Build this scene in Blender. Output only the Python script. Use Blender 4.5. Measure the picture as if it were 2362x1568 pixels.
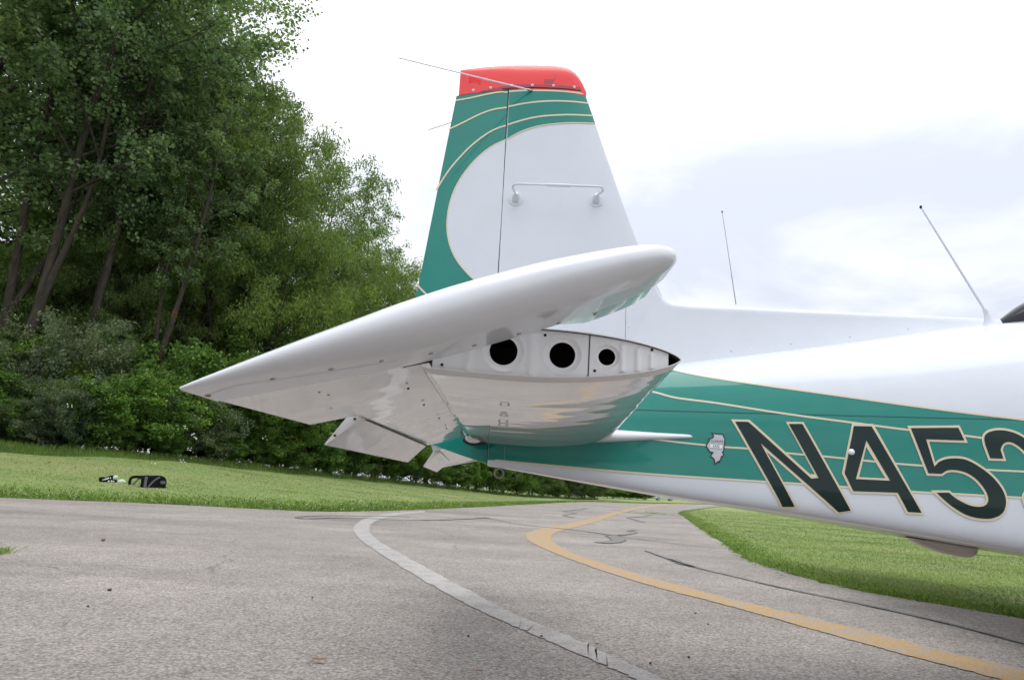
import bpy, bmesh, math, random
import numpy as np
from mathutils import Vector, Matrix
from mathutils.geometry import tessellate_polygon

# ------------------------------------------------------------------ scene, camera, sky, sun
for o in list(bpy.data.objects): bpy.data.objects.remove(o)
scn = bpy.context.scene
COL = scn.collection
H_CAM, FPX, PITCH, ROLL = .65, 1700., math.radians(11.4), math.radians(3.0)
cam_d = bpy.data.cameras.new('camera'); cam = bpy.data.objects.new('camera', cam_d); COL.objects.link(cam)
cam_d.sensor_width = 36; cam_d.lens = FPX / 2361 * 36; cam_d.clip_start = .05; cam_d.clip_end = 4000
RM = Matrix.Rotation(math.pi / 2 + PITCH, 3, 'X') @ Matrix.Rotation(ROLL, 3, 'Z')
cam.matrix_world = Matrix.Translation((0, 0, H_CAM)) @ RM.to_4x4()
scn.camera = cam
scn.render.engine = 'CYCLES'
scn.view_settings.view_transform = 'Standard'; scn.view_settings.look = 'None'
cy = scn.cycles; cy.use_adaptive_sampling = True; cy.adaptive_threshold = .025; cy.max_bounces = 6; cy.diffuse_bounces = 3; cy.glossy_bounces = 3; cy.transmission_bounces = 3; cy.transparent_max_bounces = 4
scn.view_settings.exposure = .24; scn.view_settings.gamma = 1

SUN_EL, SUN_AZ = math.radians(78), math.radians(150)     # azimuth clockwise from +Y
world = bpy.data.worlds.new('World'); scn.world = world; world.use_nodes = True
wt = world.node_tree; wn = wt.nodes; wn.clear()
def N(tree, typ, **kw):
    n = tree.nodes.new(typ)
    for k, v in kw.items(): setattr(n, k, v)
    return n
bgn = N(wt, 'ShaderNodeBackground'); wout = N(wt, 'ShaderNodeOutputWorld')
sky = N(wt, 'ShaderNodeTexSky', sky_type='NISHITA', sun_disc=False)
sky.sun_elevation = SUN_EL; sky.sun_rotation = SUN_AZ; sky.dust_density = 3
tc = N(wt, 'ShaderNodeTexCoord')
sep = N(wt, 'ShaderNodeSeparateXYZ'); wt.links.new(tc.outputs['Generated'], sep.inputs[0])
zz = N(wt, 'ShaderNodeMath', operation='MAXIMUM'); wt.links.new(sep.outputs[2], zz.inputs[0]); zz.inputs[1].default_value = 0
za = N(wt, 'ShaderNodeMath', operation='ADD'); wt.links.new(zz.outputs[0], za.inputs[0]); za.inputs[1].default_value = .28
dx = N(wt, 'ShaderNodeMath', operation='DIVIDE'); wt.links.new(sep.outputs[0], dx.inputs[0]); wt.links.new(za.outputs[0], dx.inputs[1])
dy = N(wt, 'ShaderNodeMath', operation='DIVIDE'); wt.links.new(sep.outputs[1], dy.inputs[0]); wt.links.new(za.outputs[0], dy.inputs[1])
cmb = N(wt, 'ShaderNodeCombineXYZ'); wt.links.new(dx.outputs[0], cmb.inputs[0]); wt.links.new(dy.outputs[0], cmb.inputs[1])
cmb.inputs[2].default_value = 3.7
cn = N(wt, 'ShaderNodeTexNoise'); cn.inputs['Scale'].default_value = 1.5; cn.inputs['Detail'].default_value = 6; cn.inputs['Roughness'].default_value = .52
cn.inputs['Distortion'].default_value = .35
wt.links.new(cmb.outputs[0], cn.inputs['Vector'])
cr = N(wt, 'ShaderNodeValToRGB'); wt.links.new(cn.outputs[0], cr.inputs[0])
cr.color_ramp.elements[0].position = .38; cr.color_ramp.elements[0].color = (.66, .70, .80, 1)
cr.color_ramp.elements[1].position = .60; cr.color_ramp.elements[1].color = (1.03, 1.04, 1.065, 1)
e = cr.color_ramp.elements.new(.47); e.color = (.82, .85, .925, 1)
cs = N(wt, 'ShaderNodeVectorMath', operation='SCALE'); 
zf = N(wt, 'ShaderNodeMath', operation='MULTIPLY_ADD'); wt.links.new(zz.outputs[0], zf.inputs[0]); zf.inputs[1].default_value = 5.0; zf.inputs[2].default_value = 9.3   # overcast: zenith brighter than horizon
wt.links.new(zf.outputs[0], cs.inputs['Scale'])
wt.links.new(cr.outputs[0], cs.inputs[0])
mx = N(wt, 'ShaderNodeMix', data_type='RGBA'); mx.inputs[0].default_value = .94
wt.links.new(sky.outputs[0], mx.inputs[6]); wt.links.new(cs.outputs[0], mx.inputs[7])
wt.links.new(mx.outputs[2], bgn.inputs[0]); bgn.inputs[1].default_value = .1
wt.links.new(bgn.outputs[0], wout.inputs[0])

sd = bpy.data.lights.new('sun', 'SUN'); so = bpy.data.objects.new('sun', sd); COL.objects.link(so)
sd.energy = 1.0; sd.angle = math.radians(45); sd.color = (1, .975, .94)
so.rotation_euler = (math.pi / 2 - SUN_EL, 0, math.pi - SUN_AZ)
so.location = (0, 0, 30)

# ------------------------------------------------------------------ helpers
RNP = np.array(RM)
CAMP = np.array([0, 0, H_CAM])
def ray(u, v): return RNP @ np.array([(u - 1180.5) / FPX, -(v - 784.) / FPX, -1.])
def P(u, v, Y): d = ray(u, v); return CAMP + d * (Y / d[1])           # point seen at u,v that lies at depth Y
def G(u, v, z=0.): d = ray(u, v); return CAMP + d * ((z - H_CAM) / d[2])
def proj(q):
    l = RNP.T @ (np.asarray(q, float) - CAMP); return 1180.5 - FPX * l[0] / l[2], 784 + FPX * l[1] / l[2]
def horizon_v(u): return 1146 + (u - 1540) * math.tan(ROLL)
def bearing_x(u, d): return P(u, horizon_v(u), d)[0]

class Spline:      # monotone cubic
    def __init__(s, pts):
        s.x = np.array([p[0] for p in pts], float); s.y = np.array([p[1] for p in pts], float)
        h = np.diff(s.x); dl = np.diff(s.y) / h; m = np.zeros(len(s.x)); m[0] = dl[0]; m[-1] = dl[-1]
        for i in range(1, len(s.x) - 1):
            if dl[i - 1] * dl[i] > 0:
                w1 = 2 * h[i] + h[i - 1]; w2 = h[i] + 2 * h[i - 1]
                m[i] = (w1 + w2) / (w1 / dl[i - 1] + w2 / dl[i])
        s.m = m
    def __call__(s, q):
        q = np.clip(np.asarray(q, float), s.x[0], s.x[-1])
        i = np.clip(np.searchsorted(s.x, q) - 1, 0, len(s.x) - 2)
        h = s.x[i + 1] - s.x[i]; t = (q - s.x[i]) / h
        r = ((1 + 2 * t) * (1 - t) ** 2 * s.y[i] + t * (1 - t) ** 2 * h * s.m[i] + t * t * (3 - 2 * t) * s.y[i + 1] + t * t * (t - 1) * h * s.m[i + 1])
        return r if r.ndim else float(r)

def catmull(pts, n=8, closed=False):
    pts = [np.array(p, float) for p in pts]; out = []; L = len(pts)
    rng = range(L) if closed else range(L - 1)
    for i in rng:
        if closed: a, b, c, d = pts[i - 1], pts[i], pts[(i + 1) % L], pts[(i + 2) % L]
        else: a, b, c, d = pts[max(i - 1, 0)], pts[i], pts[i + 1], pts[min(i + 2, L - 1)]
        for k in range(n):
            t = k / n
            out.append(.5 * (2 * b + (c - a) * t + (2 * a - 5 * b + 4 * c - d) * t * t + (3 * b - a - 3 * c + d) * t ** 3))
    if not closed: out.append(pts[-1])
    return out

def link(name, me, mat=None, parent=None, smooth=False):
    o = bpy.data.objects.new(name, me); COL.objects.link(o)
    if mat is not None and not me.materials: me.materials.append(mat)
    if smooth: me.polygons.foreach_set('use_smooth', [True] * len(me.polygons))
    if parent is not None: put(o, parent)
    return o
def wloc(o):
    v = Vector(o.location)
    return v + (wloc(o.parent) if o.parent and not o.get('_flat') else Vector())
def put(o, parent):
    o.parent = parent
    root = parent
    while root.parent: root = root.parent
    if parent.parent is None and parent.type == 'EMPTY':
        o.matrix_parent_inverse = Matrix.Translation(-Vector(parent.location))
def mesh(name, verts, faces, mat, parent=None, smooth=False):
    me = bpy.data.meshes.new(name); me.from_pydata([tuple(v) for v in verts], [], faces); me.update()
    return link(name, me, mat, parent, smooth)
def from_bm(name, bm, mat, parent=None, smooth=False):
    me = bpy.data.meshes.new(name); bm.to_mesh(me); bm.free(); return link(name, me, mat, parent, smooth)
def autosmooth(o, deg=35):
    me = o.data; me.polygons.foreach_set('use_smooth', [True] * len(me.polygons))
    bm = bmesh.new(); bm.from_mesh(me); c = math.radians(deg)
    for ed in bm.edges:
        if len(ed.link_faces) == 2 and ed.calc_face_angle(0) > c: ed.smooth = False
    bm.to_mesh(me); bm.free(); return o
def tag(o, label, cat=None, group=None, kind=None):
    if label: o['label'] = label
    if cat: o['category'] = cat
    if group: o['group'] = group
    if kind: o['kind'] = kind
    return o
def empty(name, loc):
    o = bpy.data.objects.new(name, None); COL.objects.link(o); o.location = loc; o.empty_display_size = .2; return o
def grid_faces(nr, ncol, closed=False):
    f = []
    for i in range(nr - 1):
        for j in range(ncol - (0 if closed else 1)):
            k = (j + 1) % ncol
            f.append((i * ncol + j, i * ncol + k, (i + 1) * ncol + k, (i + 1) * ncol + j))
    return f
def tube_mesh(paths, sides=8, cap=True):     # paths: list of (points, radii)
    V, F = [], []
    for pts, rad in paths:
        pts = [Vector(p) for p in pts]; base = len(V); up = None
        for i, p in enumerate(pts):
            d = (pts[min(i + 1, len(pts) - 1)] - pts[max(i - 1, 0)]).normalized()
            if up is None: up = d.orthogonal().normalized()
            up = (up - d * up.dot(d)).normalized(); b = d.cross(up)
            r = rad[i] if hasattr(rad, '__len__') else rad
            for k in range(sides):
                a = 2 * math.pi * k / sides; V.append(p + up * (r * math.cos(a)) + b * (r * math.sin(a)))
        for i in range(len(pts) - 1):
            for k in range(sides):
                k2 = (k + 1) % sides
                F.append((base + i * sides + k, base + i * sides + k2, base + (i + 1) * sides + k2, base + (i + 1) * sides + k))
        if cap:
            F.append(tuple(base + k for k in reversed(range(sides)))); F.append(tuple(base + (len(pts) - 1) * sides + k for k in range(sides)))
    return V, F
def tube(name, pts, rad, mat, parent=None, sides=8):
    V, F = tube_mesh([(pts, rad)], sides); o = mesh(name, V, F, mat, parent); return autosmooth(o, 50)
def ellipsoid(name, c, r, mat, parent=None, seg=20, rings=12, fn=None):
    V, F = [], []
    for i in range(rings + 1):
        th = math.pi * i / rings
        for j in range(seg):
            ph = 2 * math.pi * j / seg
            p = np.array([math.sin(th) * math.cos(ph), math.sin(th) * math.sin(ph), math.cos(th)])
            if fn: p = fn(p)
            V.append((c[0] + r[0] * p[0], c[1] + r[1] * p[1], c[2] + r[2] * p[2]))
    return mesh(name, V, grid_faces(rings + 1, seg, True), mat, parent, True)
def boxv(c, s, bev=0.):
    bm = bmesh.new(); bmesh.ops.create_cube(bm, size=1)
    for v in bm.verts: v.co = Vector((c[0] + v.co.x * s[0], c[1] + v.co.y * s[1], c[2] + v.co.z * s[2]))
    if bev: bmesh.ops.bevel(bm, geom=bm.edges[:], offset=bev, segments=2, affect='EDGES')
    return bm

# ------------------------------------------------------------------ materials
def M_(name): m = bpy.data.materials.new(name); m.use_nodes = True; return m
def pr(m): return m.node_tree.nodes['Principled BSDF']
def plain(name, col, rough=.5, metal=0., coat=0., **kw):
    m = M_(name); b = pr(m); b.inputs['Base Color'].default_value = (*col, 1); b.inputs['Roughness'].default_value = rough
    b.inputs['Metallic'].default_value = metal; b.inputs['Coat Weight'].default_value = coat; b.inputs['Coat Roughness'].default_value = .04
    for k, v in kw.items(): b.inputs[k].default_value = v
    return m
def noise(m, scale, detail=4, rough=.5, vec=None, dist=0., stretch=None, coord='Object'):
    t = m.node_tree; n = N(t, 'ShaderNodeTexNoise'); n.inputs['Scale'].default_value = scale; n.inputs['Detail'].default_value = detail
    n.inputs['Roughness'].default_value = rough; n.inputs['Distortion'].default_value = dist
    c = N(t, 'ShaderNodeTexCoord')
    if stretch:
        mp = N(t, 'ShaderNodeMapping'); mp.inputs['Scale'].default_value = stretch
        t.links.new(c.outputs[coord], mp.inputs[0]); t.links.new(mp.outputs[0], n.inputs['Vector'])
    else: t.links.new(c.outputs[coord], n.inputs['Vector'])
    return n
def ramp(m, src, stops):
    t = m.node_tree; r = N(t, 'ShaderNodeValToRGB'); t.links.new(src, r.inputs[0]); el = r.color_ramp.elements
    while len(el) < len(stops): el.new(.5)
    for e_, (p, c) in zip(el, stops): e_.position = p; e_.color = (*c, 1) if len(c) == 3 else c
    return r
def mixc(m, fac, a, b, mode='MIX'):
    t = m.node_tree; x = N(t, 'ShaderNodeMix', data_type='RGBA', blend_type=mode)
    for inp, val in ((0, fac), (6, a), (7, b)):
        if hasattr(val, 'links'): t.links.new(val, x.inputs[inp])
        elif inp == 0: x.inputs[0].default_value = val
        else: x.inputs[inp].default_value = (*val, 1)
    return x.outputs[2]
def bump(m, src, strength, dist=.01, target='Normal'):
    t = m.node_tree; b = N(t, 'ShaderNodeBump'); b.inputs['Strength'].default_value = strength; b.inputs['Distance'].default_value = dist
    t.links.new(src, b.inputs['Height']); t.links.new(b.outputs[0], pr(m).inputs[target]); return b

def paint(name, col, dirt=.06, wav=.0, rough=.3, stretch=(1, 1, 1), coat=1., crough=.04):
    m = plain(name, col, rough, 0, coat, **{'Specular IOR Level': .12 if coat > .52 else .4})
    pr(m).inputs['Coat Roughness'].default_value = crough
    n = noise(m, 9, 6, .65); r = ramp(m, n.outputs[0], [(.35, tuple(c * (1 - dirt) for c in col)), (.6, col)])
    m.node_tree.links.new(r.outputs[0], pr(m).inputs['Base Color'])
    if wav:
        w = noise(m, 3.2, 2, .5, stretch=stretch); b = bump(m, w.outputs[0], wav, .02)
        m.node_tree.links.new(b.outputs[0], pr(m).inputs['Coat Normal'])
    return m
WHITE = paint('white_paint', (.635, .675, .735), .03, .05, .3, (1, 1, 1), .8, .12)
WHITE_SKIN = paint('white_sheet_paint', (.72, .72, .725), .05, .30, .22, (.4, 1.05, 1))
WHITE_TIP = paint('white_fibreglass', (.685, .71, .755), .04, 0, .34, coat=.5)
WHITE_RIB = paint('white_rib_paint', (.80, .81, .83), .04, 0, .45, coat=.15)
GREEN = paint('green_paint', (.0, .21, .168), .06)
BEIGE = plain('beige_pinstripe', (.66, .59, .42), .4, 0, .6)
DKGREEN = paint('dark_green_lettering', (.0, .016, .016), .1, coat=.55)
BLACK = plain('black_gap', (.006, .006, .007), .8)
DARKIN = plain('dark_inside', (.05, .042, .036), .8)
STEEL = plain('bare_metal', (.55, .55, .56), .32, 1.)
GREYMETAL = plain('grey_aluminium', (.35, .37, .40), .45, .8)
ROD = plain('grey_rod', (.66, .69, .78), .4)
RED = plain('red_plastic', (.78, .022, .022), .28, 0, .6, **{'Subsurface Weight': .25, 'Subsurface Radius': (.02, .004, .004)})
REDDK = plain('red_under_strip', (.32, .035, .05), .4, 0, .5)
REDWORN = plain('red_fresh_patch', (.75, .006, .004), .35)
GLASS = plain('tinted_window', (.008, .012, .018), .08, **{'Specular IOR Level': .3})
STICK = plain('sticker_silver', (.50, .52, .57), .4)
STICKW = plain('sticker_white', (.8, .8, .82), .5)
INK = plain('sticker_ink', (.012, .014, .02), .5)
TAN = paint('tan_belly_paint', (.47, .43, .38), .1)
RUBBER = plain('rubber', (.02, .02, .02), .75)
RUST = plain('chipped_resin', (.35, .18, .06), .8)

# pavement
PAVE = M_('aged_asphalt'); t = PAVE.node_tree
n1 = noise(PAVE, .55, 5, .6); n2 = noise(PAVE, 3.5, 5, .65); n3 = noise(PAVE, 165, 3, .7)
vo = N(t, 'ShaderNodeTexVoronoi'); vo.inputs['Scale'].default_value = 86; c_ = N(t, 'ShaderNodeTexCoord'); t.links.new(c_.outputs['Object'], vo.inputs['Vector'])
vcol = N(t, 'ShaderNodeSeparateColor'); t.links.new(vo.outputs['Color'], vcol.inputs[0])
stones = ramp(PAVE, vcol.outputs[0], [(0., (.19, .168, .152)), (.35, (.315, .287, .262)), (.7, (.395, .364, .335)), (1., (.56, .53, .50))])
stones2 = mixc(PAVE, .42, stones.outputs[0], (.372, .342, .315))
gap = ramp(PAVE, vo.outputs['Distance'], [(.42, (1, 1, 1)), (.8, (.45, .44, .43))])
a1 = mixc(PAVE, .8, stones2, gap.outputs[0], 'MULTIPLY')
speck = ramp(PAVE, n3.outputs[0], [(.33, (.5, .49, .48)), (.5, (1, 1, 1)), (.68, (1.2, 1.19, 1.17))])
a2 = mixc(PAVE, .75, a1, speck.outputs[0], 'MULTIPLY')
mot = ramp(PAVE, n1.outputs[0], [(.3, (.80, .79, .78)), (.55, (1.02, 1.01, 1.0)), (.72, (1.22, 1.19, 1.17))])
a3 = mixc(PAVE, .9, a2, mot.outputs[0], 'MULTIPLY')
mot2 = ramp(PAVE, n2.outputs[0], [(.32, (.86, .86, .86)), (.6, (1.05, 1.04, 1.04))])
a4 = mixc(PAVE, .8, a3, mot2.outputs[0], 'MULTIPLY')
n5 = noise(PAVE, .32, 4, .6, stretch=(.5, 1.4, 1)); st5 = ramp(PAVE, n5.outputs[0], [(.34, (.74, .73, .72)), (.5, (.97, .97, .97)), (.66, (1.1, 1.09, 1.08))])
a5 = mixc(PAVE, .85, a4, st5.outputs[0], 'MULTIPLY')
n6 = noise(PAVE, 1.6, 5, .65); wv = N(t, 'ShaderNodeVectorMath', operation='MULTIPLY_ADD'); t.links.new(n6.outputs['Color'], wv.inputs[0]); wv.inputs[1].default_value = (.55, .55, 0); c6 = N(t, 'ShaderNodeTexCoord'); t.links.new(c6.outputs['Object'], wv.inputs[2])
vc = N(t, 'ShaderNodeTexVoronoi', feature='DISTANCE_TO_EDGE'); vc.inputs['Scale'].default_value = .3; t.links.new(wv.outputs[0], vc.inputs['Vector'])
ck = ramp(PAVE, vc.outputs['Distance'], [(0., (.38, .37, .36)), (.0035, (1, 1, 1))]); n7 = noise(PAVE, .45, 2, .5); cg = ramp(PAVE, n7.outputs[0], [(.48, (0, 0, 0)), (.58, (.8, .8, .8))])
a6 = mixc(PAVE, cg.outputs[0], a5, mixc(PAVE, 1., a5, ck.outputs[0], 'MULTIPLY'))
t.links.new(a6, pr(PAVE).inputs['Base Color']); pr(PAVE).inputs['Roughness'].default_value = .9
hsum = N(t, 'ShaderNodeMath', operation='MULTIPLY_ADD'); t.links.new(vo.outputs['Distance'], hsum.inputs[0]); hsum.inputs[1].default_value = -.7; t.links.new(n3.outputs[0], hsum.inputs[2])
bump(PAVE, hsum.outputs[0], .55, .006)

def worn(name, col, cover):
    m = M_(name); t = m.node_tree
    a = noise(m, 60, 5, .75); b = noise(m, 5.5, 5, .7)
    s = N(t, 'ShaderNodeMath', operation='MULTIPLY_ADD'); t.links.new(b.outputs[0], s.inputs[0]); s.inputs[1].default_value = .9; t.links.new(a.outputs[0], s.inputs[2])
    r = ramp(m, s.outputs[0], [(cover - .12, (.33, .30, .275)), (cover + .05, col)])
    g = noise(m, 140, 2, .6); gr = ramp(m, g.outputs[0], [(.35, (.6, .6, .6)), (.6, (1.05, 1.05, 1.05))])
    cc = mixc(m, .7, r.outputs[0], gr.outputs[0], 'MULTIPLY')
    t.links.new(cc, pr(m).inputs['Base Color']); pr(m).inputs['Roughness'].default_value = .85
    bump(m, g.outputs[0], .4, .004); return m
WLINE = worn('worn_white_line', (.43, .415, .40), .95)
YLINE = worn('worn_yellow_line', (.46, .29, .11), .95)
TAR = M_('tar_seal'); nt = noise(TAR, 40, 4, .7); rt = ramp(TAR, nt.outputs[0], [(.35, (.11, .108, .106)), (.7, (.22, .21, .20))])
TAR.node_tree.links.new(rt.outputs[0], pr(TAR).inputs['Base Color']); pr(TAR).inputs['Roughness'].default_value = .7

# lawn soil and blades
SOIL = M_('mown_lawn'); t = SOIL.node_tree
s1 = noise(SOIL, .35, 4, .6); s2 = noise(SOIL, 6, 5, .7); s3 = noise(SOIL, 45, 4, .7, stretch=(1, 1, 1)); s4 = noise(SOIL, .8, 3, .6, stretch=(.25, 1.2, 1))
l1 = ramp(SOIL, s2.outputs[0], [(.3, (.145, .215, .055)), (.5, (.20, .285, .078)), (.72, (.285, .36, .12))])
l2 = ramp(SOIL, s3.outputs[0], [(.3, (.62, .62, .6)), (.55, (1, 1, 1)), (.75, (1.25, 1.22, 1.18))])
l3 = mixc(SOIL, .85, l1.outputs[0], l2.outputs[0], 'MULTIPLY')
fr = ramp(SOIL, s4.outputs[0], [(.46, (0, 0, 0)), (.68, (.55, .55, .55))])
l4 = mixc(SOIL, fr.outputs[0], l3, (.33, .30, .14))
t.links.new(l4, pr(SOIL).inputs['Base Color']); pr(SOIL).inputs['Roughness'].default_value = .9
bump(SOIL, s3.outputs[0], .8, .03)

def leafmat(name, c0, c1, c2, trans=.42, rough=.5, big=.35):
    m = M_(name); t = m.node_tree; b = pr(m)
    gi = N(t, 'ShaderNodeNewGeometry')
    r = ramp(m, gi.outputs['Random Per Island'], [(0., c0), (.55, c1), (1., c2)])
    nb = noise(m, big, 3, .6); rb = ramp(m, nb.outputs[0], [(.33, (.62, .68, .70)), (.52, (1, 1, 1)), (.7, (1.28, 1.2, 1.0))])
    oi = N(t, 'ShaderNodeObjectInfo'); ro = ramp(m, oi.outputs['Random'], [(0, (.85, .9, .95)), (1, (1.15, 1.1, 1.0))])
    c = mixc(m, .9, r.outputs[0], rb.outputs[0], 'MULTIPLY'); c = mixc(m, .8, c, ro.outputs[0], 'MULTIPLY')
    t.links.new(c, b.inputs['Base Color']); b.inputs['Roughness'].default_value = rough
    b.inputs['Specular IOR Level'].default_value = .35
    tr = N(t, 'ShaderNodeBsdfTranslucent'); tcx = mixc(m, 1., c, (1.15, 1.25, .55), 'MULTIPLY'); t.links.new(tcx, tr.inputs[0])
    ms = N(t, 'ShaderNodeMixShader'); ms.inputs[0].default_value = trans
    out = [n for n in t.nodes if n.type == 'OUTPUT_MATERIAL'][0]
    t.links.new(b.outputs[0], ms.inputs[1]); t.links.new(tr.outputs[0], ms.inputs[2]); t.links.new(ms.outputs[0], out.inputs[0])
    return m
L_COT = leafmat('cottonwood_leaf', (.092, .155, .078), (.155, .235, .115), (.29, .37, .225), .5)
L_WIL = leafmat('willow_leaf', (.105, .165, .058), (.17, .245, .085), (.29, .37, .15), .5)
L_WIL2 = leafmat('bright_willow_leaf', (.105, .17, .045), (.175, .26, .07), (.30, .38, .135), .46)
L_SHR = leafmat('shrub_leaf', (0.083, 0.166, 0.042), (0.138, 0.260, 0.058), (0.270, 0.395, 0.094), big=.9)
L_VIN = leafmat('yellow_green_leaf', (.085, .15, .03), (.135, .215, .045), (.25, .31, .075), big=1.2)
L_GRY = leafmat('grey_green_leaf', (0.110, 0.154, 0.084), (0.162, 0.211, 0.121), (0.276, 0.324, 0.211), big=.9)
L_GRS = leafmat('grass_blade', (.19, .26, .075), (.25, .325, .10), (.34, .39, .16), .3, .6, big=.6)
L_CLV = leafmat('clover_blade', (.11, .19, .032), (.165, .265, .05), (.25, .335, .085), .3, .5, big=.8)
FLOWER = plain('white_flower', (.8, .8, .74), .7)
BARK = M_('bark'); nb_ = noise(BARK, 9, 6, .7, stretch=(1, 1, .2)); rb_ = ramp(BARK, nb_.outputs[0], [(.3, (.022, .018, .014)), (.7, (.085, .070, .056))])
BARK.node_tree.links.new(rb_.outputs[0], pr(BARK).inputs['Base Color']); pr(BARK).inputs['Roughness'].default_value = .95; bump(BARK, nb_.outputs[0], .8, .05)
BARK_RED = plain('rust_red_bark', (.30, .07, .025), .9)
FALLEN = plain('fallen_leaf', (.42, .26, .07), .7)

# ------------------------------------------------------------------ the pavement and the terrain
left_edge = [(-900, 1128), (-400, 1135), (0, 1147), (180, 1154), (340, 1160), (560, 1171), (700, 1178), (830, 1178.5), (1000, 1173), (1150, 1166),
             (1228, 1162), (1348, 1157), (1468, 1160), (1588, 1162), (1640, 1163.2)]
right_edge = [(1700, 1166.2), (1652, 1168), (1600, 1174), (1564, 1181), (1580, 1194), (1605, 1212), (1640, 1235), (1680, 1262), (1720, 1288), (1770, 1306), (1830, 1325),
              (1915, 1347), (2000, 1365), (2090, 1380), (2180, 1395), (2361, 1425), (2700, 1465)]
rng = np.random.default_rng(5)
def edge_pts(pts, jit):
    out = []
    for q in catmull(pts, 10):
        g = G(q[0], q[1]); out.append((g[0], g[1]))
    out2 = []
    for i in range(len(out) - 1):          # densify with ragged jitter
        a, b = np.array(out[i]), np.array(out[i + 1]); n = max(1, min(12, int(np.linalg.norm(b - a) / .25)))
        for k in range(n):
            p = a + (b - a) * k / n; out2.append(p + rng.normal(0, jit, 2) * min(1, 12 / max(p[1], 1) + .3))
    out2.append(np.array(out[-1])); return out2
LE_ = edge_pts(left_edge, .035); RE_ = edge_pts(right_edge, .03)
poly = LE_ + RE_ + [np.array(p) for p in [(14, -1.5), (30, -12), (30, -60), (-60, -60), (-60, 8)]]
poly = np.array(poly)
pv = [(p[0], p[1], 0.) for p in poly]
tris = tessellate_polygon([[Vector(p) for p in pv]])
pavement = mesh('pavement', pv, [tuple(x) for x in tris], PAVE); pavement['kind'] = 'structure'
if pavement.data.polygons[0].normal.z < 0: pavement.data.flip_normals()

A_ = poly; B_ = np.roll(poly, -1, 0)
POLYC = np.array(LE_[::5] + [LE_[-1]] + RE_[::4] + [RE_[-1]] + [np.array(p) for p in [(14, -1.5), (30, -12), (30, -60), (-60, -60), (-60, 8)]])
def pave_dist(x, y):           # >0 outside the pavement
    x = np.asarray(x, float).ravel(); y = np.asarray(y, float).ravel()
    best = np.full(x.shape, 1e9); ins = np.zeros(x.shape, bool)
    PA = POLYC if len(x) > 500 else A_
    for a, b in zip(PA, np.roll(PA, -1, 0)):
        d = b - a; l2 = d @ d + 1e-12
        tt = np.clip(((x - a[0]) * d[0] + (y - a[1]) * d[1]) / l2, 0, 1)
        best = np.minimum(best, np.hypot(x - a[0] - tt * d[0], y - a[1] - tt * d[1]))
        c = (a[1] > y) != (b[1] > y)
        if c.any():
            xi = a[0] + (y - a[1]) / (d[1] if abs(d[1]) > 1e-12 else 1e-12) * d[0]
            ins ^= c & (x < xi)
    return np.where(ins, -best, best)
us = np.linspace(-3000, 2600, 300); brs = np.array([ray(u, horizon_v(u)) for u in us]); brs = np.arctan2(brs[:, 0], brs[:, 1])
amp = Spline([(-3000, 1.05), (0, 1.05), (300, .98), (760, .78), (1000, .58), (1230, .1), (1330, 0.), (2600, 0.)])
def sm(x): x = np.clip(x, 0, 1); return x * x * (3 - 2 * x)
def terrain(x, y, dist=None):
    x = np.asarray(x, float).ravel(); y = np.asarray(y, float).ravel()
    if dist is None: dist = pave_dist(x, y)
    u = np.interp(np.arctan2(x, y), brs, us); u = np.where((y < 0) & (x < 0), -3000, np.where(y < 0, 2600, u))
    A = amp(u)
    prof = .27 * sm(dist / 2.0) + .73 * sm((dist - .6) / 9.5)
    lump = .03 * np.sin(x * 1.7 + .6 * np.sin(y * 1.1)) * np.sin(y * 1.3 + 1.) * sm(dist / 2)
    return np.where(dist < 0, -.03 - .02 * np.clip(-dist, 0, 1), -.03 + .045 * sm(dist / .2) + A * prof + lump)
th = np.concatenate([np.radians(np.linspace(-52, 45, 420)), np.radians(np.linspace(47, 306, 60))])
rr = np.concatenate([np.linspace(.3, 3, 8), np.geomspace(3.2, 60, 170), np.geomspace(63, 2500, 40)])
TH, RRg = np.meshgrid(th, rr); gx = (np.sin(TH) * RRg).ravel(); gy = (np.cos(TH) * RRg).ravel()
gz = terrain(gx, gy); far = np.hypot(gx, gy); gz = np.where(far > 90, gz * np.clip(1 - (far - 90) / 60, 0, 1) - .0 , gz)
gv = np.stack([gx, gy, gz], 1)
ground = mesh('lawn_ground', gv, [tuple(reversed(f)) for f in grid_faces(len(rr), len(th), True)], SOIL, None, True); ground['kind'] = 'structure'

def ground_poly(name, loops_px, z, mat, parent=None, px=True):
    V = []; L = []
    for lp in loops_px:
        q = [Vector((*(G(a, b)[:2] if px else (a, b)), z)) for a, b in lp]; L.append(q)
    tr = tessellate_polygon(L); flat = [p for l in L for p in l]
    o = mesh(name, flat, [tuple(x) for x in tr], mat, parent)
    bm = bmesh.new(); bm.from_mesh(o.data); bmesh.ops.recalc_face_normals(bm, faces=bm.faces[:])
    for f in bm.faces:
        if f.normal.z < 0: f.normal_flip()
    bm.to_mesh(o.data); bm.free(); return o
def z7(x, y): return (x * .49989, (1150 + y * .5292) * .9446)
def z8(x, y): return ((1250 + x * .5292) * .9446, (1150 + y * .5292) * .9446)
wl_out = [z7(*p) for p in [(1960, 182), (1800, 194), (1690, 218), (1643, 243), (1630, 270), (1645, 300), (1700, 345), (1800, 410), (2000, 530), (2200, 640)]] + [z8(0, 712), (z8(130, 768)), z8(400, 885), z8(600, 975), z8(900, 1110)]
wl_in = [z7(*p) for p in [(1960, 190), (1840, 203), (1755, 222), (1712, 245), (1703, 270), (1720, 300), (1790, 350), (1900, 410), (2050, 490), (2200, 570)]] + [z8(0, 656), z8(200, 735), z8(400, 826), z8(700, 962), z8(1000, 1098)]
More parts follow.
